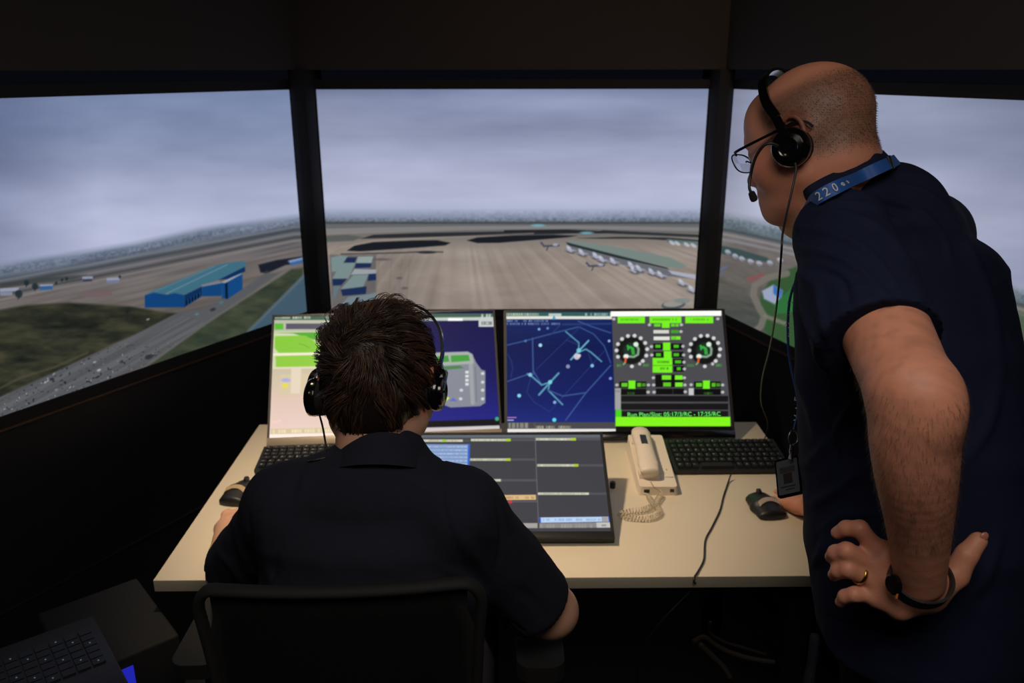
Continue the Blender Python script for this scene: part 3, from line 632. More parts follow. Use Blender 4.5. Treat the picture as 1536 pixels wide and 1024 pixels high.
    P.poly([(665, 597), (669, 592), (674, 597), (669, 602)], (212, 216, 64), 1.2); P.poly([(674, 601), (680, 596), (686, 602)], (86, 98, 186), 1.2, .9); P.ell(669, 593, 5, 3, (110, 120, 200), .5)
    P.rect(560, 634, 752, 646, (10, 10, 18), 1, 2, -.03); P.ell(745.5, 628, 3, 3, (52, 160, 104), 1, 0, 1.2); P.rect(560, 643.5, 760, 652, (196, 188, 190), 1, 1.5, -.03)
    return P.c
def paint_mr(x, y):
    P = Paint(x, y, (12, 28, 92)); P.grad([(470, (16, 36, 92)), (520, (6, 20, 74)), (600, (12, 26, 92)), (650, (24, 42, 122))])
    L = lambda p, w_, c, a=1: P.line([(750+u/5.12, 460+v/5.12) for u, v in p], w_, c, a, 1.3)
    d = (52, 78, 134); d2 = (34, 54, 108); b = (82, 142, 168)
    L([(50, 295), (190, 262), (400, 205), (600, 155)], 1.8, d); L([(250, 240), (255, 520)], 2, d); L([(50, 575), (210, 520)], 1.8, d); L([(55, 360), (85, 410), (98, 470), (85, 540)], 1.2, d2)
    L([(400, 205), (460, 140)], 1.6, d2); L([(480, 135), (850, 130)], 2.6, d2); L([(600, 110), (700, 150), (850, 200)], 1.8, d); L([(610, 155), (720, 210), (800, 300), (850, 430)], 1.6, d)
    L([(850, 450), (660, 660), (505, 870)], 2, d); L([(280, 480), (620, 150)], 1, d2); L([(380, 805), (800, 340)], 1, d2); L([(235, 550), (205, 655), (260, 730), (380, 805)], 1.2, d2)
    L([(255, 490), (320, 600)], 2, d); L([(505, 190), (605, 275), (605, 340)], 2, b); L([(680, 260), (590, 355), (545, 405)], 2.6, (96, 160, 182)); L([(600, 350), (660, 325), (700, 350), (780, 420)], 2.2, b)
    L([(210, 515), (240, 530), (320, 600), (380, 580)], 2.4, b); L([(450, 510), (380, 585), (300, 675)], 3, b); L([(380, 590), (370, 640), (480, 750)], 2.4, b); L([(370, 640), (480, 685), (655, 660)], 2, d)
    L([(680, 360), (710, 440)], 1.2, d2); L([(510, 255), (600, 290)], 1.2, d2)
    for u, v, r, c in ((310, 295, 2.7, (160, 220, 240)), (300, 172, 2, (120, 170, 220)), (366, 165, 2, (90, 130, 190)), (196, 262, 1.8, (70, 120, 170)), (838, 262, 2, (150, 180, 220)), (708, 452, 2.6, (130, 190, 224)), (848, 550, 2.2, (130, 150, 220)), (147, 682, 2.8, (130, 210, 230)), (420, 733, 2.4, (130, 170, 220)), (417, 868, 3, (100, 210, 220)), (590, 382, 4.6, (196, 190, 200)), (608, 375, 2.6, (210, 200, 200)), (522, 458, 3, (140, 140, 170)), (232, 522, 3, (130, 190, 204)), (385, 578, 3.2, (116, 196, 208)), (605, 335, 3.4, (110, 190, 206))): P.ell(750+u/5.12, 460+v/5.12, r, r, c, .95, 0, 1.4)
    P.glyphs(760, 479.5, 822, 3, (160, 176, 206), 5, .7); P.glyphs(760, 484, 840, 3, (150, 168, 200), 6, .7)
    P.rect(756, 468, 921, 474, (44, 86, 82), 1, 1); P.glyphs(759, 469.5, 808, 4, (206, 206, 182), 14, .9, 0, .1); P.rect(823, 470, 842, 474, (180, 190, 186), 1, 1); P.glyphs(866, 469.5, 920, 4, (180, 196, 186), 15, .8)
    P.rect(757, 474, 919, 478.5, (212, 212, 202), 1, 1); P.poly([(828, 479), (831, 472), (834, 479)], (70, 150, 180), 1)
    P.line([(761, 626), (774, 626)], 1.6, (190, 120, 180), .9); P.line([(761, 630), (770, 630)], 1.6, (190, 190, 220), .9)
    P.rect(757, 633, 925, 644, (66, 66, 70), 1, 1.2); P.glyphs(763, 634, 802, 8, (178, 174, 160), 31, .8, 0, .1); P.glyphs(804, 638.5, 856, 4, (176, 168, 146), 32, .9, 0, .1)
    P.rect(755, 643, 927, 648.5, (218, 216, 212), 1, 1.2)
    # radio panel window
    q = lambda u, v: (900+u/5.12, 460+v/5.12)
    Y = (112, 226, 34); K = (8, 10, 10)
    def sx(yy): return (yy-470)*(12/170.)     # the panel's left and right borders follow the housing's taper
    P.poly([(917.5, 466), (1090, 464), (1101, 662), (924, 662)], (70, 70, 74), 1.2)
    P.rect(916, 466.5, 1082, 474.5, (240, 240, 234), 1, 1.2, -.006)
    def R(u0, v0, u1, v1, c, a=1): P.poly([q(u0, v0), q(u1, v0), q(u1, v1), q(u0, v1)], c, 1.1, a)
    for u0, u1 in ((135, 345), (380, 625), (655, 870)): R(u0, 74, u1, 126, Y); P.glyphs(q(u0+25, 0)[0], q(0, 90)[1], q(u1-35, 0)[0], 3, (60, 140, 20), u0, .7)
    R(475, 120, 535, 162, Y)
    for u0, u1 in ((415, 465), (545, 575), (580, 605)): R(u0, 130, u1, 152, (96, 200, 40))
    R(410, 178, 530, 204, (200, 200, 192)); R(412, 228, 535, 256, (214, 214, 206)); R(545, 178, 605, 202, (60, 150, 40)); R(545, 226, 580, 252, (100, 200, 40)); R(582, 226, 618, 252, (116, 220, 40))
    R(410, 282, 485, 328, K); R(545, 282, 632, 328, K); R(410, 345, 490, 390, K); R(555, 345, 640, 390, K); R(560, 400, 642, 445, K); R(565, 455, 645, 498, K)
    R(484, 274, 540, 335, Y); R(490, 340, 548, 395, Y); R(404, 392, 555, 505, Y); P.line([q(405, 450), q(555, 450)], .9, (50, 120, 10), .8)
    P.glyphs(q(440, 0)[0], q(0, 415)[1], q(540, 0)[0], 3.2, (50, 110, 14), 3); P.glyphs(q(440, 0)[0], q(0, 465)[1], q(540, 0)[0], 3.2, (50, 110, 14), 4)
    for u, v, w_ in ((425, 303, 40), (565, 303, 40), (430, 368, 38), (565, 368, 42), (575, 422, 48), (590, 475, 30)): R(u, v-12, u+w_, v+12, (70, 176, 30))
    R(425, 520, 640, 616, K); R(475, 525, 547, 560, (110, 214, 40)); R(575, 525, 636, 560, (116, 226, 44)); R(485, 580, 545, 612, (92, 186, 34)); R(577, 580, 636, 614, (116, 220, 44)); R(430, 628, 645, 672, K); P.line([q(560, 630), q(560, 670)], .8, (60, 60, 60))
    for u0 in (150, 722):
        R(u0, 574, u0+205, 622, K); R(u0+68, 566, u0+122, 632, Y); R(u0+15, 584, u0+62, 614, (90, 190, 36)); R(u0+135, 584, u0+165, 614, (80, 176, 34)); R(u0+170, 586, u0+200, 612, (60, 140, 30)); R(u0, 630, u0+205, 676, K); P.glyphs(q(u0+60, 0)[0], q(0, 655)[1], q(u0+145, 0)[0], 3.6, (60, 130, 36), u0, .8)
    for v0, v1 in ((684, 728), (742, 790), (800, 845)): R(160, v0, 985, v1, (20, 18, 20))
    R(115, 625, 160, 790, (150, 150, 152)); P.glyphs(q(118, 0)[0], q(0, 640)[1], q(150, 0)[0], 3, (110, 110, 112), 2)
    R(120, 790, 165, 870, (66, 200, 30)); R(120, 845, 1000, 916, (124, 232, 26)); P.glyphs(q(155, 0)[0], q(0, 870)[1], q(960, 0)[0], 3.2, (70, 170, 20), 44, .5)
    for cx in (240, 800):
        P.ell(*q(cx, 335), 21, 20.5, (16, 18, 18), 1, 0, 3); P.ell(*q(cx+2, 335), 12.5, 12, (26, 44, 34), 1, 0, 4)
        for k in range(11):
            an = math.radians(-205+k*25); 
            P.ell(*q(cx+5+118*math.cos(an), 335+115*math.sin(an)), 2.9, 2.8, (206, 206, 206), .95, 0, 1.4)
        P.ell(*q(cx+5, 457), 2.9, 2.6, (206, 206, 206), .95, 0, 1.4); P.ell(*q(cx+65, 438), 2.4, 2.4, (190, 190, 190), .9, 0, 1.4)
        P.line([q(cx-40, 380), q(cx+20, 384), q(cx+52, 366), q(cx+56, 325), q(cx+38, 288)], 3, (176, 210, 182), .75, 2.4)
        P.ell(*q(cx-40, 380), 4, 3.4, (226, 226, 224), 1, 0, 1.6); P.ell(*q(cx+36, 288), 3.8, 3.6, (206, 226, 208), 1, 0, 1.6)
        for a_, b_ in (((-28, 300), (-10, 318)), ((-8, 305), (16, 320)), ((4, 318), (10, 362)), ((18, 330), (22, 362)), ((-26, 300), (-24, 328))): P.line([q(cx+a_[0], a_[1]), q(cx+b_[0], b_[1])], 2.4, (52, 176, 60), .9, 1.6)
        P.line([q(cx-42, 398), q(cx-46, 424)], 3.4, (206, 84, 40), 1, 1.4); P.line([q(cx-50, 432), q(cx-60, 442)], 2.4, (110, 170, 110), .9, 1.4)
        P.glyphs(q(cx-130, 0)[0], q(0, 440)[1], q(cx-80, 0)[0], 4, (58, 158, 48), cx, .9, 0, .1); P.glyphs(q(cx+92, 0)[0], q(0, 438)[1], q(cx+135, 0)[0], 4, (64, 168, 52), cx+1, .9, 0, .05)
    for u, v in ((107, 94), (380, 138), (905, 92), (625, 138), (622, 190), (395, 305), (637, 303), (398, 370), (642, 370), (645, 425), (648, 477), (410, 545), (648, 545), (130, 600), (372, 600), (412, 600), (652, 600), (370, 655), (415, 655), (655, 652), (700, 598), (942, 600), (942, 655)): P.ell(*q(u, v), 2.5, 2.1, (190, 190, 190), .9, 0, 1.3)
    R(682, 625, 720, 678, (186, 186, 186))
    P.poly([(916, 647), (1110, 639.5), (1110, 670), (916, 670)], (10, 9, 9), 1); P.rect(924, 639, 1112, 670, (9, 8, 8), 1, 1.2, 0.0)
    R(120, 870, 1000, 916, (124, 232, 26))
    return P.c
def paint_mt(x, y):
    P = Paint(x, y, (56, 56, 62)); P.grad([(650, (86, 92, 100)), (655, (92, 98, 106)), (658, (58, 58, 64)), (800, (60, 60, 66))])
    c, s_ = (206, 204, 176), (170, 188, 60)
    q = lambda u, v: (600+u/4.518, 620+v/4.518)
    def bar(u0, u1, v, uend, yl=True):
        P.rect(*q(u0, v-8), *q(uend, v+8), (82, 80, 86), .8, 1); P.rect(*q(u0, v-8), *q(u1, v+8), (196, 196, 172), 1, 1); P.glyphs(*q(u0+4, v-4), q(u1-30, 0)[0], 2, (120, 120, 110), int(v+u0), .6)
        if yl: P.rect(*q(u1-30, v-9), *q(u1, v+9), (158, 190, 40), 1, 1)
    bar(-200, 425, 184, 470, False); P.rect(*q(285, 176), *q(312, 192), (140, 190, 40), 1, 1)
    bar(480, 750, 179, 915); bar(475, 748, 312, 915); bar(530, 684, 452, 925, False); bar(920, 1192, 174, 1370); bar(930, 1208, 351, 1385); bar(935, 1280, 543, 1405, False)
    P.poly([q(700, 552), q(920, 550), q(922, 584), q(700, 586)], (206, 172, 122), 1); P.glyphs(*q(720, 562), q(910, 0)[0], 3.4, (150, 118, 84), 5, .7); P.rect(*q(700, 590), *q(930, 602), (90, 88, 92), .8, 1); P.ell(*q(748, 598), 2.6, 2.6, (196, 50, 60), 1, 0, 1)
    P.poly([q(-400, 205), q(474, 208), q(466, 420), q(-400, 420)], (112, 138, 184), 1.3)
    for k in range(9):
        v = 218+k*24; P.rect(*q(-390, v), *q(455, v+13), (160, 178, 208), .9, 1); P.glyphs(*q(60, v+3), q(440, 0)[0], 2, (90, 112, 160), k, .5)
    P.poly([q(462, 208), q(474, 208), q(468, 425), q(456, 425)], (40, 92, 200), 1)
    P.line([q(916, 160), q(925, 400), q(938, 740)], 1.3, (104, 100, 104), .9)
    P.rect(*q(800, 742), *q(932, 776), (156, 152, 148), 1, 1); P.poly([q(944, 704), q(1426, 698), q(1430, 732), q(946, 740)], (176, 200, 232), 1); P.glyphs(*q(970, 712), q(1360, 0)[0], 3.2, (110, 130, 164), 8, .6)
    P.poly([q(944, 704), q(954, 704), q(956, 740), q(946, 740)], (40, 92, 200), 1); P.poly([q(1410, 698), q(1426, 698), q(1430, 732), q(1414, 732)], (36, 88, 196), 1); P.poly([q(1366, 700), q(1408, 699), q(1412, 733), q(1368, 734)], (150, 150, 152), 1)
    P.poly([q(944, 742), q(1434, 736), q(1438, 772), q(944, 776)], (128, 126, 126), 1); P.glyphs(*q(950, 750), q(1320, 0)[0], 5.5, (158, 154, 148), 9, .7)
    P.poly([q(1330, 738), q(1434, 737), q(1438, 772), q(1334, 773)], (184, 182, 176), 1); P.glyphs(*q(1366, 752), q(1396, 0)[0], 2.4, (90, 88, 84), 9, .8, 0, 0)
    return P.c
t1, e, u, n, F4, c = monitor('upright monitor at the left, cream and dark blue ground map, behind the seated man', (-.649, 2.122, .75), 4.92, 39, .638, .362, paint_ml, 360, (.006, .024, .006), SILV)
stand(t1, e, c, n, .5)
t2, e, u, n, F4, c = monitor('upright monitor at the right, blue radar map beside a bright green radio panel', (.009, 2.153, .75), .4, 34, .632, .354, paint_mr, 400, (.008, .022, .005), BLKG)
stand(t2, e, c, n, .62)
# lettering on the lower edge of the radio panel
me = textmesh('Run Plan/Slot: 05:17/3/RC - 17:25/RC', .0175); pt = V3(*Py(1011, 621.5, 2.0)); r_ = CF+CX*((1011-768)/FPX)+CU*((512-621.5)/FPX)
s_ = ((V3(.009, 2.153, .75)-CC)@n)/(r_@n); pt = CC+r_*s_+n*.0008
me.transform(frame(pt, e, u)); put('lettering', me, t2, (glow('green_lettering', (96, 226, 96), 1.2),), None, True, label='green text line')
t3, e, u, n, F4, c = monitor('large dark touch monitor lying low on the desk in front', (-.255, 1.632, .7435), -.4, 67, .490, .292, paint_mt, 330, (.007, .018, .006), BLK, 'touch_monitor')
# rear feet holding the touch monitor's tilt
for k in (-.16, .16):
    b = c+e*k+u*.09-n*.024; bm = bmesh.new(); cyl(bm, b, (b[0], b[1]+.01, DZ+.001), .009); obj('rear_foot', bm, BLK, t3, world=True)
kb_ = Pz(919, 727, DZ+.008); bm = bmesh.new(); lathe(bm, [(0, .007), (.012, .0075), (.016, .006)], (kb_[0], kb_[1], DZ+.0005), (0, 0, 1), 16)
o = obj('stylus_cap', bm, BLK); tag(o, 'small black knob on the desk beside the touch monitor', 'knob')
#@@DESKTHINGS
KEYM = mat('black_key', (12, 12, 14), .6)
def keyboard(label, x0, y0, wd, dp, yawd, ncol, grp=None):
    t = thing('keyboard', label, 'keyboard', (x0, y0, DZ), (math.radians(4), 0, math.radians(yawd)), grp)
    bm = bmesh.new(); prism(bm, [(0, 0), (wd, 0), (wd, dp), (0, dp)], .004, .013); obj('body', bm, BLK, t, bevel=.003)
    rows = 6; mx = .008; kx = (wd-2*mx)/ncol; ky = (dp-.016)/rows; rr = random.Random(5)
    def key(cx, cy, w_, leg=True):
        bm = bmesh.new(); bx(bm, (cx, cy, .0165), (w_-.003, ky-.003, .008)); bm.normal_update()
        for v in bm.verts:
            if v.co.z > .017: v.co.x = cx+(v.co.x-cx)*.84; v.co.y = cy+(v.co.y-cy)*.84
        if leg:
            for _ in range(rr.choice((1, 2, 2))): bx(bm, (cx-.002+rr.uniform(-.002, .002), cy+.001+rr.uniform(-.0015, .002), .0206), (rr.uniform(.0012, .0034), rr.uniform(.0012, .0034), .0003), mi=1)
        o = obj('key', bm, (KEYM, LEG), t, smooth=None)
    for r in range(rows):
        x = mx; y = .008+ky*(r+.5); off = (0, .4, .7, .45, 0, 0)[r]
        if r == 0:
            for k in range(3): key(x+kx/2, y, kx); x += kx
            key(x+kx*2.5, y, kx*5, False); x += kx*5
            while x < wd-mx-.001: key(x+kx/2, y, kx); x += kx
        else:
            if off: key(x+kx*(off+.6)/2, y, kx*(off+.6)); x += kx*(off+.6)
            while x+kx*1.5 < wd-mx: key(x+kx/2, y, kx); x += kx
            key((x+wd-mx)/2, y, wd-mx-x)
    for cx in (.03, wd-.03): obj('foot', box((cx, dp-.01, .0005), (.03, .01, .008)), BLK, t)
    return t
keyboard('compact black keyboard at the right beside the cream phone', .440, 1.945, .305, .165, .3, 15)
keyboard('black keyboard at the left, half hidden by the seated man\'s shoulder', -.648, 1.962, .40, .125, 3, 19)
def mouse(label, x, y, yawd, sticker):
    t = thing('mouse', label, 'mouse', (x, y, DZ), (0, 0, math.radians(yawd))); t.scale = (1.13, 1.13, 1.1)
    S = Solid().loft([((0, -.034, .006), .030, .016), ((0, 0, .007), .032, .024), ((0, .040, .006), .027, .016)], (1, 0, 0), .02).plane((0, 0, .001), (0, 0, -1), .003)
    S.cone((.0, .03, .034), (0, .07, .022), .0010, k=.002, sub=True)
    V, Q = S.mesh('m', .002); put('body', np_mesh('body', V, Q), t, (BLK,), 180)
    z = lambda xx, yy: V[np.argmin((V[:, 0]-xx)**2+(V[:, 1]-yy)**2-V[:, 2]*.02), 2]
    bm = bmesh.new(); R_ = []
    for k in range(9):
        xx = -.023+.046*k/8; R_.append([bm.verts.new((xx, -.014+dy-xx*xx*14, z(xx, -.014+dy-xx*xx*14)+.0007)) for dy in (0, .012)])
    for a, b in zip(R_, R_[1:]): bm.faces.new((a[0], b[0], b[1], a[1]))
    bmesh.ops.solidify(bm, geom=list(bm.faces), thickness=-.0004)
    obj('label_strip', bm, sticker, t, label='pale strip across the back')
    bm = bmesh.new(); cyl(bm, (-.003, .036, .0245), (.003, .036, .0245), .008); obj('scroll_wheel', bm, BLK, t); return t
STK = mat('pale_sticker', (222, 196, 160), .6); STK2 = mat('white_sticker', (214, 200, 188), .6)
mouse('black mouse with a pale strip on the desk\'s left edge', -.650, 1.842, -10, STK)
mouse('black mouse with a pale strip on the right, near the standing man', .620, 1.762, 8, STK2)

# phone
t = thing('desk_phone', 'cream corded desk phone with coiled cord between touch monitor and keyboard', 'phone', (.381, 1.965, DZ), (0, 0, math.radians(-1.5)))
bm = bmesh.new(); prism(bm, rrect(.098, .255, .008, 4), 0, .024); 
for v in bm.verts:
    if v.co.z > .02: v.co.z += (v.co.y+.13)*.09; v.co.x *= .95
obj('base', bm, CREAM, t, bevel=.003)
S = Solid().loft([((-.018, -.098, .050), .024, .014), ((-.018, -.07, .056), .0255, .014), ((-.018, 0, .065), .0225, .013), ((-.018, .08, .070), .0245, .014), ((-.018, .103, .069), .0225, .013)], (1, 0, 0), .012)
S.loft([((-.018, -.088, .038), .021, .014), ((-.018, -.065, .038), .021, .013)], (1, 0, 0), .008).loft([((-.018, .07, .052), .021, .013), ((-.018, .092, .052), .021, .013)], (1, 0, 0), .008)
V, Q = S.mesh('h', .0025); h = put('handset', np_mesh('handset', V, Q), t, (CREAM,), 180)
obj('label_window', box((-.018, .028, .0800), (.016, .046, .0025), Matrix.Rotation(.07, 3, 'X')), mat('dark_label', (34, 36, 48), .4), h, label='dark label window')
obj('hook_rest', bx(box((-.018, .09, .040), (.05, .03, .02)), (-.018, -.078, .034), (.05, .03, .016)), CREAM, t, bevel=.002)
obj('socket', box((-.028, -.1281, .012), (.014, .001, .009)), BLK, t); obj('socket', box((.034, -.1281, .014), (.010, .001, .008)), BLK, t)
bm = bmesh.new(); lathe(bm, [(0, .0016), (.0006, .0016)], (.032, -.05, .0318), (0, 0, 1), 10); obj('indicator', bm, BLK, t)
obj('wall_plate_lines', bx(box((.034, -.085, .0295), (.022, .0012, .0006)), (.012, -.092, .029), (.003, .003, .0006)), LEG, t)
# coiled cord: leaves the handset, curls on the desk, returns to the socket
P0 = [Pz(*p, DZ+h_) for p, h_ in (((976, 722), .05), ((982, 731), .035), ((992, 738), .014), ((987, 748), .010), ((984, 757), .008), ((990, 768), .0075), ((978, 776), .0075), ((960, 777), .0075), ((940, 775), .0075), ((931, 771), .0075), ((946, 766), .009), ((968, 763), .010), ((978, 756), .011), ((973, 745), .012), ((966, 739), .012))]
C_ = spline(P0, 26); C_ = [np.array(p) for p in C_]; L_ = np.concatenate([[0], np.cumsum([np.linalg.norm(b-a) for a, b in zip(C_, C_[1:])])])
N_ = 1800; ss = np.linspace(0, L_[-1], N_); cc = np.stack([np.interp(ss, L_, [p[k] for p in C_]) for k in range(3)], 1); tt = np.gradient(cc, axis=0); tt /= np.linalg.norm(tt, axis=1)[:, None]
sd = np.cross(tt, V3(0, 0, 1)); sd /= np.linalg.norm(sd, axis=1)[:, None]; up_ = np.cross(sd, tt); amp = np.interp(ss/L_[-1], [0, .10, .16, .92, 1], [.0002, .0004, .0064, .0064, .0005]); ph = ss/.0074*2*np.pi
hx = cc+sd*(amp*np.cos(ph))[:, None]+up_*(amp*np.sin(ph))[:, None]
bm = bmesh.new(); tube(bm, [tuple(p) for p in hx], .00135, 5); obj('coiled_cord', bm, CORDM, t, world=True, smooth=180)

def cable(name, label, pts, r, m, cat='cable', n=8, world=None):
    bm = bmesh.new(); tube(bm, spline(pts, n), r, 7); o = obj(name, bm, m, smooth=180); tag(o, label, cat); return o
cable('keyboard_cable', 'thin black cable running down over the desk\'s front edge', [Pz(1096, 712, .735), Pz(1092, 724, DZ+.004), Pz(1085, 745, DZ+.003), Pz(1080, 765, DZ+.003), Pz(1068, 790, DZ+.003), Pz(1058, 810, DZ+.003), Pz(1056, 838, DZ+.003), Pz(1048, 855, DZ+.003), Pz(1042, 864.5, DZ+.004), V3(*Pz(1040, 870, DZ-.004))+V3(0, -.006, 0), V3(*Pz(1038, 872, DZ-.02))+V3(0, 0, -.02), V3(.30, 1.50, .55), V3(.30, 1.60, .30)], .0021, BLK)
cable('monitor_cable', 'black monitor cable curling out behind the right monitor', [Py(1085, 655, 2.26), Py(1098, 651, 2.24), Py(1107, 655, 2.20), Py(1110, 665, 2.15)], .004, BLKG)
for k, (lab, pts, r) in enumerate((('grey cable under the desk, reaching the right edge of the tangle', [(1040, 962), (1056, 955), (1075, 968), (1100, 980), (1140, 990), (1200, 997)], .007), ('grey cable under the desk, lowest of the tangle', [(1050, 966), (1070, 985), (1085, 1000), (1096, 1018), (1104, 1040)], .008), ('grey cable under the desk, uppermost of the tangle', [(1066, 932), (1064, 948), (1085, 962), (1110, 970), (1150, 982)], .005))):
    cable('floor_cable', lab, [Py(x, y, 2.0+.05*k) for x, y in pts], r, mat('dusty_grey_cable', (126, 112, 98), .7))

# ------------------------------------------------------------------ dark gear at the lower left
t = thing('laptop', 'dark laptop at the lower left corner with faintly lit keys', 'laptop', Py(2, 1030, 1.16), (0, 0, math.radians(38)))
obj('body', box((0, 0, -.012), (.34, .24, .018)), BLK, t, bevel=.003)
KL = glow('key_backlight', (120, 150, 170), .35)
for r in range(6):
    for k in range(13):
        bm = box((-.144+k*.024, -.03+r*.02, -.0015), (.020, .017, .003))
        if (r*13+k*7) % 3 == 0: bx(bm, (-.144+k*.024, -.03+r*.02, .0002), (.0025, .003, .0003), mi=1)
        obj('key', bm, (BLK, KL), t, smooth=None)
t_l = t
bx_ = Py(160, 935, 1.45)
t = thing('computer_case', 'black computer case on a stand beneath the desk\'s left corner, blue glow inside', 'computer', (bx_[0], bx_[1], 0), (0, 0, math.radians(40)))
top = float(bx_[2])
obj('body', box((0, 0, top-.20), (.20, .26, .40)), BLKM, t, bevel=.006)
obj('stand', box((0, 0, (top-.40)/2), (.24, .30, top-.40)), BLKM, t)
obj('side_window', box((-.03, -.1312, top-.075), (.075, .003, .10)), glow('blue_case_light', (36, 40, 190), .8), t, label='window glowing blue')
#@@PEOPLE
# ------------------------------------------------------------------ people: shared builders
def hand(S, wr, F, U, T, bends, sc=1, spread=.06, thumb=(.62, .72, -.25)):
    """five-fingered hand: wrist point, finger direction F, back of the hand U, thumb side T"""
    F = unit(F); U = unit(U-F*(U@F)); T = unit(T-F*(T@F)-U*(T@U)); wr = np.array(wr, float); a = lambda f, t, u: wr+(F*f+T*t+U*u)*sc
    S.loft([(a(-.01, 0, 0), .027*sc, .020*sc), (a(.03, .002, 0), .034*sc, .017*sc), (a(.078, 0, 0), .041*sc, .0125*sc)], T, .012)
    for i, (ln, b) in enumerate(zip((.070, .078, .073, .057), bends)):
        p = a(.080-.004*(i == 3)-.002*(i == 0), .031-.0205*i, .001); ang = 0; P = [p]; yaw_ = spread*(1.5-i)
        for seg, bb in zip((.46, .30, .24), b):
            ang += bb; d = (F*math.cos(yaw_)+T*math.sin(yaw_))*math.cos(ang)-U*math.sin(ang); P.append(P[-1]+d*ln*seg*sc)
        S.chain(P, [.0102*sc, .0092*sc, .0082*sc, .0070*sc], .003, .010)
    d = unit(F*thumb[0]+T*thumb[1]+U*thumb[2]); d2 = unit(d+F*.5); p = a(.022, .026, -.006)
    S.chain([p, p+d*.040*sc, p+d*.040*sc+d2*.030*sc, p+d*.040*sc+d2*.052*sc], [.0155*sc, .0122*sc, .011*sc, .009*sc], .006, .02)
def head(S, o, R, sc, jaw=1.0):
    q = lambda *p: o+R@(V3(*p)*sc)
    e = lambda c, r, k=.02, sub=False, RR=None: S.ell(q(*c), V3(*r)*sc, R if RR is None else R@RR, k*sc, sub)
    e((0, -.014, .036), (.077, .098, .088)); e((0, .030, -.012), (.064, .062, .088), .03); e((0, .056, .045), (.055, .036, .050), .03)
    for s in (-1, 1):
        S.cone(q(s*.054, -.002, -.050), q(s*.014, .070, -.094), .020*sc, .017*sc, .030*sc); e((s*.044, .058, -.026), (.020, .020, .020), .025)
        S.cone(q(s*.060, -.020, .0), q(s*.052, -.006, -.055), .018*sc, .018*sc, .03*sc)
    e((0, .074, -.098), (.021, .019, .016), .015); e((0, .040, -.085), (.036, .040, .022), .03)
    S.cone(q(-.030, .0845, .021), q(.030, .0845, .021), .0085*sc, k=.014*sc)
    for s in (-1, 1): e((s*.031, .098, .002), (.016, .012, .010), .012, True); e((s*.031, .0785, .0035), (.0150, .0125, .0125), .004); e((s*.052, .046, -.040), (.022, .030, .024), .025)
    S.cone(q(0, .088, .014), q(0, .103, -.030), .0066*sc, .0095*sc, .012*sc); e((0, .103, -.035), (.0115, .0115, .0085), .008)
    for s in (-1, 1): e((s*.0115, .094, -.036), (.0080, .010, .0075), .006)
    e((0, .073, -.062), (.030, .024, .030), .02)
    S.cone(q(-.020, .086, -.066), q(0, .0945, -.0635), .0052*sc, .006*sc, .005*sc); S.cone(q(.020, .086, -.066), q(0, .0945, -.0635), .0052*sc, .006*sc, .005*sc)
    S.cone(q(-.017, .086, -.077), q(0, .0925, -.0775), .006*sc, .007*sc, .005*sc); S.cone(q(.017, .086, -.077), q(0, .0925, -.0775), .006*sc, .007*sc, .005*sc)
    S.cone(q(-.018, .0965, -.0705), q(.018, .0965, -.0705), .0022*sc, k=.003*sc, sub=True)
    ca, sa = math.cos(.30), math.sin(.30)
    for s in (-1, 1):
        E = np.array([[ca, -s*sa, 0], [s*sa, ca, 0], [0, 0, 1]]); T_ = np.array([[1, 0, 0], [0, math.cos(.22), math.sin(.22)], [0, -math.sin(.22), math.cos(.22)]]); E = E@T_
        ear = [(s*(.074+a), y, z) for a, y, z in ((.0, .012, -.012), (.003, .014, .008), (.008, .008, .024), (.013, -.006, .031), (.016, -.020, .026), (.016, -.027, .010), (.013, -.025, -.010), (.007, -.014, -.026), (.001, -.002, -.034))]
        P = [q(*p) for p in spline(ear, 3)]; S.chain(P, [.0042*sc]*len(P), .004*sc)
        e((s*.079, -.008, .0), (.0045, .018, .026), .006, RR=E); e((s*.088, -.006, .006), (.006, .011, .016), .004, True); e((s*.076, -.004, -.032), (.0055, .009, .009), .006)
def skin_tint(V, o, R, sc, base, stub=None):
    L = ((V-o)@R)/sc; C = np.ones((len(V), 3))*lin(base)
    near = (np.abs(L) < .16).all(1)
    ear = near & (np.abs(L[:, 0]) > .076) & (np.abs(L[:, 1]+.006) < .035) & (np.abs(L[:, 2]) < .045); C[ear] *= V3(1.05, .74, .70)
    def blob(c, r, col): 
        d = np.linalg.norm((L-V3(*c))/V3(*r), axis=1); a = np.clip(1.3-d, 0, 1)[:, None]; return C*(1-a)+C*V3(*col)*a
    C = blob((0, .108, -.036), (.022, .022, .02), (1.05, .80, .78)); C = blob((.05, .06, -.03), (.035, .04, .03), (1.04, .86, .84)); C = blob((-.05, .06, -.03), (.035, .04, .03), (1.04, .86, .84)); C = blob((0, .095, -.071), (.026, .014, .014), (.95, .68, .68))
    if stub is not None:
        m = stub(L)*near; n = .5+.5*(vnoise(L[:, 1]*260, L[:, 2]*260+L[:, 0]*200, 3)); a = (m*(.42+.38*n))[:, None]; C = C*(1-a)+lin((72, 60, 50))*a
    return C
def sm(x, a, b): t = np.clip((x-a)/(b-a), 0, 1); return t*t*(3-2*t)
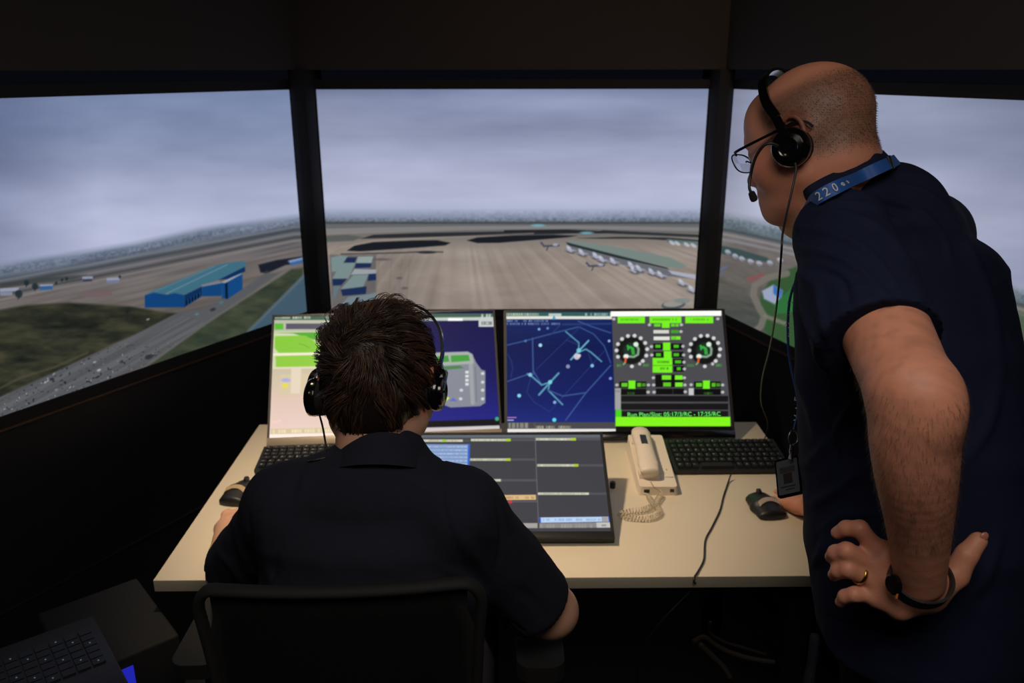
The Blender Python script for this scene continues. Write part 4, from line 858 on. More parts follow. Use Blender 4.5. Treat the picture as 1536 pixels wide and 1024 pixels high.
def eyes(par, o, R, sc, iris):
    for s in (-1, 1):
        c = o+R@(V3(s*.031, .0795, .0005)*sc); bm = bmesh.new(); bmesh.ops.create_uvsphere(bm, u_segments=20, v_segments=14, radius=.0125*sc)
        bmesh.ops.translate(bm, verts=bm.verts, vec=Vector(c)); n = Vector([float(v) for v in R@V3(0, .95, -.3)]).normalized(); bm.normal_update()
        for f in bm.faces:
            a = (f.calc_center_median()-Vector(c)).normalized().angle(n); f.material_index = 2 if a < .2 else 1 if a < .46 else 0
        obj('eye', bm, (mat('eye_white', (205, 196, 190), .25), iris, BLKG), par, smooth=180, world=True)
def nails(par, pts, m):
    for p, n, d in pts:
        bm = bmesh.new(); bmesh.ops.create_uvsphere(bm, u_segments=10, v_segments=6, radius=1); F4 = frame(p, d, np.cross(n, d)); bm.transform(F4 @ Matrix.Diagonal((.0065, .0052, .0016, 1))); obj('fingernail', bm, m, par, smooth=180, world=True)
def headset(label, o, R, sc, band, cupc, tilt, mic_side, mic, wire, cup_r=.029, lowl=(0, 0, 0)):
    """band: local points over the head; cupc: local cup centre for +x side"""
    q = lambda p: o+R@(np.array(p, float)*sc)
    t = thing('headset', label, 'headset', o)
    for s in (-1, 1):
        c = V3(s*cupc[0], cupc[1], cupc[2])+(V3(*lowl) if s < 0 else 0); ax = R@unit(V3(s, tilt[0], tilt[1])); r = cup_r*sc; k = sc
        bm = bmesh.new(); lathe(bm, [(.004*k, r*.80), (.006*k, r*.96), (.012*k, r), (.019*k, r*.97), (.021*k, r*.90), (.0205*k, r*.74), (.024*k, r*.70), (.026*k, r*.5), (.0245*k, r*.42), (.0245*k, r*.1), (.026*k, r*.05)], q(c), ax, 40); cupo = obj('ear_cup', bm, BLKG, t, smooth=40, world=True)
        bm = bmesh.new(); lathe(bm, [(-.010*k, r*.52), (-.012*k, r*.72), (-.008*k, r*.90), (.0, r*.95), (.005*k, r*.9), (.005*k, r*.4)], q(c), ax, 36); obj('ear_cushion', bm, mat('foam_black', (14, 14, 15), .9, bump=.4), cupo, smooth=60, world=True)
        b0 = band[0] if s > 0 else band[-1]; b0 = V3(*b0); j = c+V3(s*.021, 0, 0)
        bm = bmesh.new(); tube(bm, spline([q(c+V3(s*.020, -.002, -.004)), q(c+V3(s*.022, .002, .014)), q(.5*(c+b0)+V3(s*.016, 0, .01)), q(b0+V3(s*.001, 0, -.004))], 6), 1, 4, flat=(.0036*k, .0066*k), up=tuple(np.cross(R[:, 1], R[:, 2]*1.0)) if False else tuple(R[:, 1])); obj('yoke', bm, BLKG, t, world=True, bevel=.0008)
    P = spline([q(p) for p in band], 10); up = [tuple(unit(p-q((0, 0, .02)))) for p in P]
    bm = bmesh.new(); tube(bm, P, 1, 4, flat=(.0075*sc, .0022*sc), up=up); obj('headband', bm, BLKG, t, world=True, bevel=.0006)
    if mic:
        bm = bmesh.new(); tube(bm, spline(mic, 8), .0021, 8); ob = obj('microphone_boom', bm, BLK, t, world=True, smooth=180)
        d = unit(mic[-1]-mic[-2]); bm = bmesh.new(); lathe(bm, [(-.004, .003), (-.002, .0048), (.006, .0056), (.010, .0048), (.0115, .002)], mic[-1], d, 16); obj('microphone', bm, mat('foam_windscreen', (18, 18, 20), .95, bump=.6), ob, world=True)
    bm = bmesh.new(); tube(bm, spline(wire, 10), .0016, 7); obj('cord', bm, BLK, t, world=True, smooth=180)
    return t

def folds(V, Q, F):
    """cloth folds raised (or sunk) along measured lines, only on the near side of the garment"""
    N = vnormals(V, Q); x, y = pix_many(V); fc = sm(-(N@unit((V.mean(0)-CC))), .05, .35); D = np.zeros(len(V))
    for P, w_, a in F:
        P = [np.array(p, float) for p in spline([V3(*p, 0) for p in P], 6)]; dm = np.full(len(V), 1e9); tt = np.zeros(len(V))
        for k in range(len(P)-1):
            e = P[k+1][:2]-P[k][:2]; t = np.clip(((x-P[k][0])*e[0]+(y-P[k][1])*e[1])/(e@e+1e-9), 0, 1); d = np.hypot(x-P[k][0]-t*e[0], y-P[k][1]-t*e[1]); b = d < dm; dm[b] = d[b]; tt[b] = (k+t[b])/(len(P)-1)
        D += a*np.exp(-(dm/w_)**2)*np.sin(np.pi*np.clip(tt, .04, .96))**.6
    return V+N*(D*fc)[:, None]
# ------------------------------------------------------------------ seated man
ho = Pd(569, 578, 1.335); ya, pi_ = math.radians(9), math.radians(17)
HR = ortho(V3(math.sin(ya)*math.cos(pi_), math.cos(ya)*math.cos(pi_), -math.sin(pi_)), V3(-.03, 0, 1))
pr = thing('person', 'seated person with brown hair and a dark polo shirt, back turned, at the desk', 'person', (-.20, 1.12, 0))
shL, shR = V3(-.338, 1.160, 1.078), V3(-.066, 1.135, 1.080); elR, elL = Pd(826, 916, 1.42), V3(-.492, 1.305, .858)
nb = V3(-.205, 1.17, 1.10)
B = Solid().loft([((-.20, 1.13, .56), .15, .10), ((-.205, 1.13, .78), .14, .10), ((-.208, 1.15, .96), .155, .10), ((-.21, 1.155, 1.06), .12, .075)], (1, -.06, 0), .03)
B.cone(shL, nb+V3(-.02, 0, 0), .045, .045, .03).cone(shR, nb+V3(.02, 0, 0), .045, .045, .03)
hb_ = ho+HR@V3(0, -.030, -.050); B.cone(nb, hb_, .060, .056, .03).cone(nb+V3(0, .03, -.01), ho+HR@V3(0, .0, -.06), .052, .050, .03); head(B, ho, HR, 1.0)
wrR = V3(-.075, 1.475, .775); wrL = V3(-.598, 1.600, .773)
B.chain([shR, shR*.4+elR*.6, elR], [.052, .046, .043], .02).chain([elR, elR*.6+wrR*.4, wrR], [.043, .042, .027], .02)
B.chain([shL, shL*.4+elL*.6, elL], [.046, .042, .040], .01).chain([elL, elL*.6+wrL*.4, wrL], [.040, .039, .027], .015)
rel = ((.25, .35, .25),)*4
hand(B, wrR+unit(wrR-elR)*.015, (-.35, .93, -.16), (.1, .2, 1), (-1, -.2, 0), rel)
hand(B, wrL+unit(wrL-elL)*.012, (.03, 1, -.14), (0, .16, 1), (1, 0, 0), ((.15, .25, .2), (.12, .2, .2), (.15, .25, .2), (.2, .3, .2)), spread=.10)
V, Q = B.mesh('b', .0038); me = np_mesh('body', V, Q); add_col(me, 'tint', skin_tint(V, ho, HR, 1.0, (206, 158, 132))); body1 = put('body', me, pr, (SKIN,), 180, True)
eyes(pr, ho, HR, 1.0, mat('brown_iris', (70, 45, 25), .2))
# polo shirt
S = Solid().loft([((-.20, 1.12, .60), .175, .125), ((-.205, 1.125, .78), .165, .122), ((-.208, 1.15, .94), .182, .120), ((-.21, 1.155, 1.03), .170, .105), ((-.21, 1.16, 1.085), .10, .075)], (1, -.06, 0), .04)
S.cone(shL, nb+V3(-.035, .0, .012), .062, .056, .05).cone(shR, nb+V3(.035, .0, .012), .060, .056, .05)
seR = shR+(elR-shR)*.86; seL = shL+(elL-shL)*.86; uR = unit(elR-shR); uL = unit(elL-shL)
S.chain([shR, shR*.5+seR*.5+V3(.006, 0, -.006), seR+uR*.02+V3(-.006, -.004, -.010)], [.058, .058, .066], .03).chain([shL, shL*.5+seL*.5+V3(-.0, 0, -.006), seL+uL*.02+V3(.002, 0, -.006)], [.054, .058, .064], .03)
S.cone(Pd(571, 701, 1.28)+V3(0, .035, 0), nb, .066, .070, .03); S.plane(seR, uR, .003, seR-.13, seR+.13).plane(seL, uL, .003, seL-.13, seL+.13)
S.cone(seR-uR*.03+V3(-.006, -.004, -.010), seR+uR*.06+V3(-.006, -.004, -.010), .055, .061, .004, True).cone(seL-uL*.02+V3(.002, 0, -.006), seL+uL*.06+V3(.002, 0, -.006), .054, .058, .004, True)
# armhole seams
V, Q = S.mesh('s', .0055); N = vnormals(V, Q)
dn = hash_noise3(V, 14, 2)*.010+hash_noise3(V*V3(1, 1, .45), 34, 5)*.004; neck = np.linalg.norm((V-nb)*V3(1, 1, .8), axis=1); V = V+N*(dn*sm(neck, .07, .12))[:, None]
for sgn, c in ((1, shR), (-1, shL)):
    d = (V-c)@unit(V3(sgn*.95, 0, .25)); V = V-N*(np.exp(-((d+.012)/.003)**2)*.0030*(np.linalg.norm(V-c, axis=1) < .12))[:, None]
V = folds(V, Q, (([(350, 770), (362, 820), (380, 880)], 5, .006), ([(372, 760), (376, 820), (392, 885)], 4, -.005), ([(330, 830), (350, 850), (372, 890)], 6, .006), ([(395, 800), (400, 850), (420, 890)], 7, .004), ([(430, 720), (400, 760), (392, 800)], 8, .004), ([(545, 705), (600, 712), (650, 735)], 8, .003), ([(742, 745), (752, 800), (742, 868)], 3, -.004), ([(690, 800), (718, 840), (735, 880)], 9, .005), ([(760, 800), (775, 850), (790, 900)], 8, .004), ([(700, 720), (745, 745), (765, 790)], 6, .003), ([(660, 850), (700, 868), (740, 905)], 7, .005), ([(495, 700), (560, 704), (630, 702)], 2.5, -.003), ([(470, 705), (455, 730), (450, 760)], 7, .003), ([(770, 880), (800, 900), (825, 935)], 8, -.004)))
me = np_mesh('polo_shirt', V, Q); shirt1 = put('polo_shirt', me, pr, (NAVY2,), 180, True)
# folded collar standing round the neck
cc_ = Pd(571, 686, 1.285)+V3(0, .02, 0); ax_ = unit(hb_-nb+V3(0, .03, .0)); cx_ = unit(np.cross(V3(0, 1, 0), ax_)); cy_ = np.cross(ax_, cx_)
def collar(cc_, cx_, cy_, ax_, prof, rr_, m, par, gap=.25, name='collar', dip=0.):
    bm = bmesh.new(); rings = []
    n = 72
    for k in range(n+1):
        a = math.pi/2+gap+(2*math.pi-2*gap)*k/n      # opening faces forward
        w_ = .5-.5*math.sin(a); ring = []
        for (r, h) in prof: ring.append(bm.verts.new(tuple(cc_+(cx_*math.cos(a)*rr_[0]+cy_*math.sin(a)*rr_[1])*r+ax_*(h-dip*(1-w_)))))
        rings.append(ring)
    for A, Bb in zip(rings, rings[1:]):
        for i in range(len(prof)-1): bm.faces.new((A[i], A[i+1], Bb[i+1], Bb[i]))
    bmesh.ops.recalc_face_normals(bm, faces=bm.faces); bmesh.ops.solidify(bm, geom=list(bm.faces), thickness=.0016)
    return obj(name, bm, m, par, smooth=60, world=True)
collar(cc_, cx_, cy_, ax_, [(.98, -.020), (.985, .010), (1.0, .019), (1.04, .021), (1.08, .015), (1.15, -.006), (1.24, -.024), (1.27, -.029)], (.062, .060), NAVY2, shirt1, .22, dip=.012)
# trousers and shoes (mostly under the desk)
T = Solid()
for s, fx in ((-1, -.30), (1, -.10)):
    hp = V3(-.20+s*.085, 1.12, .575); kn = V3(-.20+s*.12, 1.55, .575); an = V3(-.20+s*.13, 1.60, .10); T.chain([hp, kn, an], [.095, .066, .052], .03)
T.loft([((-.20, 1.10, .55), .175, .12), ((-.20, 1.12, .64), .17, .118)], (1, 0, 0), .03)
V, Q = T.mesh('t', .009); put('trousers', np_mesh('trousers', V, Q), pr, (TROU,), 180, True)
def shoe(par, x, y, ang, m=BLK):
    c, s_ = math.cos(ang), math.sin(ang); D = lambda u, v, w_: V3(x+v*s_+u*c, y+v*c-u*s_, w_)
    V, Q = Solid().chain([D(0, -.05, .045), D(0, .04, .045), D(.005, .15, .033)], [.042, .044, .036], .03).cone(D(0, -.03, .10), D(0, -.03, .05), .042, .04, .03).plane((0, 0, .003), (0, 0, -1), .004).mesh('s', .006); put('shoe', np_mesh('shoe', V, Q), par, (m,), 180, True)
shoe(pr, -.33, 1.60, -.1); shoe(pr, -.07, 1.60, .1)
# brown hair: dark under-layer with thousands of strands whirling round the crown
hc = V3(0, -.014, .034); hr_ = V3(.082, .104, .094)
Hs = Solid().ell(ho+HR@hc, hr_, HR, .02).ell(ho+HR@V3(0, -.050, -.025), V3(.062, .052, .060), HR, .03)
Hs.ell(ho+HR@V3(0, .072, -.062), V3(.085, .080, .085), HR, .012, True).cone(ho+HR@V3(-.12, .015, -.035), ho+HR@V3(.12, .015, -.035), .030, k=.01, sub=True)
Hs.plane(ho+HR@V3(0, -.06, -.075), HR@V3(0, .25, -1), .012)
V0, Q0 = Hs.mesh('h', .005); N0 = vnormals(V0, Q0); L0_ = (V0-ho)@HR
ctr = V0[Q0].mean(1); cn = N0[Q0[:, 0]]; cl = (ctr-ho)@HR
up_ok = (((cl-hc)/hr_)**2).sum(1) > .80
px_, py_ = pix_many(ctr); fr_ = (cn@(CC-ho)) > 0; ww = np.where(fr_, np.hypot(px_-525, py_-528), 1e9); W0 = ctr[np.argmin(ww)]
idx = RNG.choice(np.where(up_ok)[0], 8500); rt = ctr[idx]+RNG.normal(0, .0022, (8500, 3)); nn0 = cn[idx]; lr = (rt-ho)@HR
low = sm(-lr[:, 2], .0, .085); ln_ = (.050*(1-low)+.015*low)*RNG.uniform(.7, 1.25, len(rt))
cl_seed = np.stack([vnoise(lr[:, 0]*70+k*17, lr[:, 2]*48+lr[:, 1]*48, 5+k) for k in range(3)], 1)-.5
hcW = ho+HR@(hc+V3(0, 0, -.01))
def hdir(P, fr):
    q = (P-hcW)@HR; n = q/hr_**2; n = n/np.linalg.norm(n, axis=1)[:, None]; n = n@HR.T
    r = P-W0; dist = np.linalg.norm(r, axis=1)+1e-6; r = r-n*(r*n).sum(1)[:, None]; r /= np.linalg.norm(r, axis=1)[:, None]+1e-9
    s = np.cross(n, r); ph_ = (1.05*np.exp(-dist/.05)+.12)[:, None]
    g = V3(0, .0, -1)+np.zeros_like(P); g = g-n*(g*n).sum(1)[:, None]; side = np.sign(((P-ho)@HR)[:, :1])
    d = r*np.cos(ph_)-s*np.sin(ph_)+g*(.25+.9*low[:, None])+cl_seed*1.5
    lift = (.75-1.15*fr)*(1-.75*low[:, None]); k = (((P-hcW)@HR/hr_)**2).sum(1)[:, None]
    d = d+n*(lift+.9*np.clip(1.02-k, 0, .3)*3-.8*np.clip(k-1.35, 0, 1)); return d/np.linalg.norm(d, axis=1)[:, None]
br = np.clip(.55+.9*(vnoise(lr[:, 0]*55, lr[:, 2]*55+lr[:, 1]*40, 41)-.4)+RNG.normal(0, .18, len(rt)), .12, 1.5)[:, None]
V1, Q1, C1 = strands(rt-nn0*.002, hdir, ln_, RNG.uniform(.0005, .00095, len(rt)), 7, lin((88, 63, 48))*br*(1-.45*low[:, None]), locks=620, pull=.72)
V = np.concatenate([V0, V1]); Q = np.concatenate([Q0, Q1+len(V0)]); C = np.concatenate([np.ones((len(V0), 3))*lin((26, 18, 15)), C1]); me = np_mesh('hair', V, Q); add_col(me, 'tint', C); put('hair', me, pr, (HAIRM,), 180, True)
# headset on the seated man
headset('black headset worn by the seated person over brown hair', ho, HR, 1.0, [(.096, .010, .030), (.099, .016, .060), (.089, .024, .097), (.058, .030, .124), (0, .034, .135), (-.058, .030, .124), (-.089, .024, .097), (-.099, .016, .060), (-.096, .010, .030)], (.083, -.006, -.007), (-.05, 0), 0,
    [ho+HR@V3(-.105, .004, -.012), ho+HR@V3(-.118, .02, -.02), ho+HR@V3(-.105, .06, -.055), ho+HR@V3(-.06, .105, -.078)],
    [ho+HR@V3(-.098, -.01, -.040), Pd(484, 640, 1.32), Pd(489, 668, 1.29), Pd(492, 684, 1.27), V3(-.30, 1.16, 1.15)*1.0, V3(-.285, 1.27, 1.10), V3(-.27, 1.31, .95)], cup_r=.031, lowl=(-.003, -.016, -.012))
# ------------------------------------------------------------------ office chair
t = thing('office_chair', 'black mesh-back office chair carrying the seated person', 'chair', (-.20, 1.15, 0))
TL, TR = Pd(292, 882, 1.175), Pd(722, 870, 1.175); wd = TR-TL; ex = unit(wd); W_ = np.linalg.norm(wd); dn_ = unit(V3(.0, .10, -1)); nk = np.cross(ex, dn_)
def cb(u, v, bow=.030): x = u*2-1; return TL+wd*u+dn_*v*.52+V3(0, -1, 0)*bow*(1-x*x)*(.6+.4*v)
out = []
for k in range(7): a = math.radians(180-90*k/6); out.append((.07+.07*math.cos(a), .08-.08*math.sin(a)))
out = [(.03+.0*k, 1-.92*k/8) for k in range(8)]+[(x+.0, y) for x, y in out]; out[-7:] = [(x, y) for x, y in out[-7:]]
for i in range(8): out[i] = (.06-.06*(1-out[i][1]), out[i][1])
right = [(1-x, y) for x, y in out[::-1]]; mid = [(.14+.72*k/9, 0) for k in range(1, 9)]
fpts = [cb(x, y) for x, y in out+mid+right]+[cb(1-.06-(k)*.088, 1.0) for k in range(1, 10)]
bm = bmesh.new(); tube(bm, fpts, 1, 10, flat=(.008, .012), up=(0, 1, .1), closed=True); obj('backrest_frame', bm, CHAIRM, t, world=True, smooth=60)
bm = bmesh.new(); G = [[bm.verts.new(tuple(cb(.02+.96*i/16 if j > 1 else .05+.90*i/16, .01+.98*j/12))) for i in range(17)] for j in range(13)]
for j in range(12):
    for i in range(16): bm.faces.new((G[j][i], G[j][i+1], G[j+1][i+1], G[j+1][i]))
bmesh.ops.solidify(bm, geom=list(bm.faces), thickness=.003); obj('backrest_mesh', bm, MESHM, t, world=True, smooth=180)
bm = bmesh.new(); prism(bm, [(x-.20, y+1.17) for x, y in rrect(.50, .48, .10)], .415, .475); obj('seat', bm, CHAIRM, t, world=True, bevel=.015)
for s, x0, pxy in ((-1, -.50, (286, 998)), (1, .085, (812, 1002))):
    c = Pd(*pxy, 1.46) if s < 0 else Pd(*pxy, 1.38); bm = bmesh.new(); prism(bm, [(x+c[0], y+c[1]+.11) for x, y in rrect(.08, .22, .025)], c[2]-.03, c[2]); a = obj('armrest', bm, CHAIRM, t, world=True, bevel=.006)
    bm = bmesh.new(); tube(bm, spline([(c[0], c[1]+.09, c[2]-.025), (c[0], c[1]+.09, .52), (c[0]-s*.03, c[1]+.06, .42), (-.20+s*.16, 1.16, .40)], 6), 1, 6, flat=(.012, .028), up=(0, 1, 0)); obj('armrest_post', bm, CHAIRM, a, world=True)
bm = bmesh.new(); tube(bm, spline([cb(.5, .98), (-.20, .985, .46), (-.20, 1.04, .40), (-.20, 1.14, .40)], 6), 1, 6, flat=(.04, .010), up=(0, 1, .2)); obj('back_bracket', bm, CHAIRM, t, world=True)
bm = bmesh.new(); cyl(bm, (-.20, 1.17, .09), (-.20, 1.17, .41), .028); obj('gas_column', bm, METAL, t, world=True)
for k in range(5):
    a = math.radians(18+72*k); e_ = V3(-.20+.29*math.cos(a), 1.17+.29*math.sin(a), .075); bm = bmesh.new(); tube(bm, [(-.20, 1.17, .10), tuple(e_)], [.026, .018], 8); f_ = obj('base_spoke', bm, CHAIRM, t, world=True)
    bm = bmesh.new(); cyl(bm, e_+V3(-.02, 0, -.047), e_+V3(.02, 0, -.047), .026); obj('caster', bm, BLK, f_, world=True)

# ------------------------------------------------------------------ standing man
fi = unit(-.74*CX-.16*CU+.64*CF); ui = -.14*CX+.98*CU; SR = ortho(fi, ui); so = Pd(1213, 214, 1.27); sc = .92
pr2 = thing('person', 'bald standing person in a navy t-shirt and glasses, left hand on the hip', 'person', (.66, 1.12, 0))
sd_ = unit(V3(-.69, -.72, 0)); fw_ = V3(-.72, .69, 0)
sL, eL, wL = Pd(1262, 352, 1.13), Pd(1368, 585, .915), Pd(1380, 868, 1.03)
sRt = Pd(1398, 348, 1.44); eRt = V3(.735, 1.62, 1.20); wRt = Pz(1222, 757, .765)
c7 = Pd(1312, 268, 1.29)
secT = [(Pd(1396, 1010, 1.33), .172, .145), (Pd(1388, 930, 1.285), .182, .152), (Pd(1380, 800, 1.27), .184, .160), (Pd(1372, 690, 1.27), .178, .160), (Pd(1362, 560, 1.29), .186, .158), (Pd(1350, 430, 1.31), .196, .146), (Pd(1340, 366, 1.30), .140, .098)]
B = Solid().loft([(c, a-.034, b-.032) for c, a, b in secT[1:]], sd_, .03)
nk0 = c7+V3(-.045, .02, -.025); nk1 = so+SR@(V3(0, -.035, -.045)*sc)
B.cone(nk0, nk1, .057, .057, .03).cone(nk0+V3(-.04, .02, -.03), so+SR@(V3(0, .012, -.070)*sc), .050, .048, .03); B.cone(c7+V3(-.02, .01, -.01), so+SR@(V3(0, -.050, -.02)*sc), .046, .042, .03); head(B, so, SR, sc)
B.cone(sL, nk0+V3(0, 0, -.03), .050, .045, .03).cone(sRt, nk0+V3(0, 0, -.01), .055, .05, .03)
m1_ = Pd(1306, 470, 1.02)
B.tchain([(sL, .053), (sL*.45+eL*.55, .0510), (eL+V3(0, .006, 0), .0465)], .012).tchain([(eL, .0455), (Pd(1371, 650, .925), .0470), (Pd(1374, 710, .945), .0440), (Pd(1378, 780, .980), .0370), (wL, .0290)], .012)
B.ell(eL+(-CF*.018+CX*.012-CU*.020), (.030, .030, .034), k=.03)
B.chain([sRt, sRt*.5+eRt*.5, eRt], [.058, .052, .046], .02).chain([eRt, eRt*.5+wRt*.5, wRt], [.046, .044, .030], .02)
hand(B, wRt+V3(-.004, .004, -.012), Pz(1180, 722, .725)-Pz(1212, 760, .745), (0, 0, 1), (-.9, -.45, 0), ((.1, .2, .15), (.1, .2, .15), (.1, .2, .15), (.1, .25, .15)), spread=.08, thumb=(.85, .42, -.2))
# left hand on the hip, every finger placed
fg = {'i': [(1316, 826, 1.058), (1290, 793, 1.058), (1270, 792, 1.070), (1256, 799, 1.082)], 'm': [(1308, 845, 1.060), (1270, 826, 1.056), (1254, 829, 1.070), (1247, 835, 1.082)], 'r': [(1308, 868, 1.062), (1272, 853, 1.056), (1258, 856, 1.068), (1251, 862, 1.080)], 'p': [(1318, 893, 1.064), (1282, 891, 1.060), (1268, 894, 1.070), (1261, 903, 1.082)]}
cm = Pd(1346, 862, 1.052)
B.loft([(wL+(Pd(1372, 880, 1.045)-wL)*.6, .030, .022), (cm, .040, .017), (Pd(1316, 858, 1.060), .040, .013)], CU, .012)
B.chain([Pd(1386, 893, 1.05), Pd(1350, 908, 1.056), Pd(1318, 893, 1.062)], [.021, .018, .012], .015)
for k, P in fg.items():
    P = [Pd(*p) for p in P]; r = {'i': 1, 'm': 1.02, 'r': .97, 'p': .88}[k]; B.cone(cm*.6+wL*.4, P[0], .015, .0118*r, .014); B.chain(P, [.0118*r, .0110*r, .0100*r, .0084*r], .0025, .006)
th = [Pd(1398, 886, 1.05), Pd(1432, 862, 1.045), Pd(1450, 832, 1.04), Pd(1467, 811, 1.042)]; B.chain(th, [.020, .0165, .0135, .0112], .006, .018)
V, Q = B.mesh('b', .0034); VSK = V
def stubm(L): return sm(L[:, 2], -.055, -.020)*(1-sm(L[:, 2]+.18*L[:, 1], .060, .092))*(1-sm(L[:, 1]-.2*L[:, 2], .030, .052))*(sm(-L[:, 1]+.3*L[:, 2], -.04, -.02)*.6+.4)
ct = skin_tint(V, so, SR, sc, (202, 138, 112), stubm)
arm = np.minimum(np.linalg.norm(V-eL, axis=1), np.linalg.norm(V-Pd(1376, 700, .94), axis=1)) < .17
n_ = np.clip(vnoise(V[:, 2]*90+V[:, 0]*60, V[:, 1]*160, 8)-.45, 0, 1)[:, None]*.5*arm[:, None]; ct = ct*(1-n_)+lin((120, 84, 62))*n_
me = np_mesh('body', V, Q); add_col(me, 'tint', ct); put('body', me, pr2, (SKIN,), 180, True); eyes(pr2, so, SR, sc, mat('blue_grey_iris', (90, 110, 125), .2))
NB = vnormals(V, Q)
nails(pr2, [(Pd(1467, 808, 1.042)+unit(-CF*.8+CU*.45+CX*.3)*.0100, -CF*.8+CU*.45+CX*.3, unit(Pd(1467, 811, 1.04)-Pd(1450, 832, 1.04)))], mat('nail', (176, 112, 92), .35))
# cropped grey-brown hair and forearm hair, as short strands
Lh = ((V-so)@SR)/sc; m = stubm(Lh)*(np.abs(Lh) < .13).all(1)*(np.abs(Lh[:, 0]) < .082); ii = np.where(m > .25)[0]; ii = RNG.choice(ii, 5200, p=m[ii]/m[ii].sum())
def dn2(Nn, bias):
    return lambda P, fr: (lambda d: d/np.linalg.norm(d, axis=1)[:, None])(Nn*.55+bias+RNG.normal(0, .18, Nn.shape))
Va, Qa, Ca = strands(V[ii]-NB[ii]*.0004, dn2(NB[ii], SR@V3(0, -.5, -.7)), RNG.uniform(.0022, .0042, len(ii)), np.full(len(ii), .00022), 2, np.ones((len(ii), 1))*lin((96, 82, 70))*RNG.uniform(.5, 1.4, (len(ii), 1)))
axA = unit(wL-eL); tA = (V-eL)@axA; rA = np.linalg.norm(V-eL-tA[:, None]*axA, axis=1); w2 = ((tA > -.02) & (tA < .20) & (rA < .075)); jj = RNG.choice(np.where(w2)[0], 3200)
Vb, Qb, Cb = strands(V[jj]-NB[jj]*.0005, dn2(NB[jj]*.8, axA*.7-CU*.3), RNG.uniform(.005, .012, len(jj)), np.full(len(jj), .00013), 3, np.ones((len(jj), 1))*lin((92, 68, 52))*RNG.uniform(.6, 1.4, (len(jj), 1)))
me = np_mesh('hair', np.concatenate([Va, Vb]), np.concatenate([Qa, Qb+len(Va)])); add_col(me, 'tint', np.concatenate([Ca, Cb])); put('hair', me, pr2, (HAIRM,), 180, True)
# t-shirt
S = Solid().loft(secT, sd_, .05)
S.cone(sL+V3(0, 0, -.008), nk0+V3(.015, -.010, -.056), .054, .042, .03).cone(sRt+V3(-.008, 0, -.006), nk0+V3(.02, .01, -.02), .058, .058, .06); S.cone(Pd(1332, 308, 1.30), Pd(1290, 335, 1.28), .044, .042, .03); S.chain([Pd(1332, 287, 1.290), Pd(1300, 300, 1.245), Pd(1260, 322, 1.225)], [.037, .038, .031], .02).ell(Pd(1352, 316, 1.275), V3(.052, .052, .052), k=.03).cone(Pd(1352, 318, 1.28), sRt+V3(-.01, 0, -.01), .048, .048, .06)
sE = Pd(1317, 512, .985); uA = unit(eL-sL); uc = unit(uA*.9+(-CU)*.10)
S.chain([sL, sL*.5+sE*.5-CU*.004, sE+uA*.03-CU*.008], [.0575, .072, .075], .030)
S.plane(sE, uc, .003, sE-.12, sE+.12)
S.chain([sE+uA*.038-CU*.006, sE+uA*.10-CU*.008], [.0590, .0640], .004); S.ops[-1] = S.ops[-1][:4]+(True,)
sR2 = sRt*.45+eRt*.55; S.chain([sRt+V3(-.006, 0, -.008), sR2], [.056, .066], .05)
S.plane(Pd(1390, 948, 1.28), -CU*.0+V3(0, 0, -1), .004)
S.cone(c7+V3(-.045, .03, -.015), nk1+V3(-.02, 0, .04), .048, .060, .006, True)
# folds radiating from the shoulder and armpit, hem, belly creases
V, Q = S.mesh('s', .0048); N = vnormals(V, Q); V = V+N*(hash_noise3(V, 11, 12)*.010+hash_noise3(V*V3(1, 1, .5), 30, 15)*.0035)[:, None]
hem = V[:, 2]-V[:, 2].min(); V = V-N*(np.exp(-((hem-.022)/.0022)**2)*.0012)[:, None]
ds = (V-sE)@uc; V = V-N*(np.exp(-((ds+.022)/.002)**2)*.0012*(np.linalg.norm(V-sE, axis=1) < .10))[:, None]
V = folds(V, Q, (([(1240, 296), (1300, 292), (1352, 306), (1400, 345)], 3.5, .005), ([(1225, 305), (1285, 305), (1345, 325), (1385, 365)], 4, .005), ([(1205, 318), (1270, 322), (1330, 352), (1368, 400)], 5, .006), ([(1195, 340), (1255, 352), (1310, 385), (1350, 440)], 5, .006), ([(1188, 370), (1240, 380), (1290, 405), (1335, 450)], 6, .006), ([(1188, 405), (1225, 430), (1232, 470), (1240, 520)], 6, .007), ([(1215, 400), (1262, 420), (1275, 460)], 6, -.006), ([(1198, 440), (1215, 490), (1240, 548)], 4, .006), ([(1260, 440), (1300, 432), (1340, 452)], 6, .005), ([(1310, 300), (1370, 310), (1412, 350), (1430, 400)], 4, .005), ([(1335, 275), (1390, 290), (1435, 340), (1465, 400)], 5, .006), ([(1392, 440), (1402, 480), (1412, 530)], 7, -.005),
    ([(1420, 330), (1460, 390), (1490, 470), (1500, 560)], 9, .005), ([(1206, 700), (1240, 668), (1275, 615), (1290, 600)], 8, .008), ([(1212, 760), (1255, 735), (1295, 700)], 8, .007), ([(1235, 620), (1250, 660), (1262, 720)], 7, -.006), ([(1190, 560), (1215, 610), (1225, 660)], 7, .006), ([(1225, 800), (1262, 775), (1310, 770)], 6, .006), ([(1218, 850), (1232, 830), (1245, 790)], 7, .006), ([(1230, 920), (1300, 945), (1400, 950)], 4, -.003), ([(1440, 700), (1480, 640), (1500, 560)], 10, .006), ([(1450, 900), (1480, 860), (1500, 800)], 10, .006)))
VSH = V; me = np_mesh('t_shirt', V, Q); shirt2 = put('t_shirt', me, pr2, (NAVY,), 180, True)
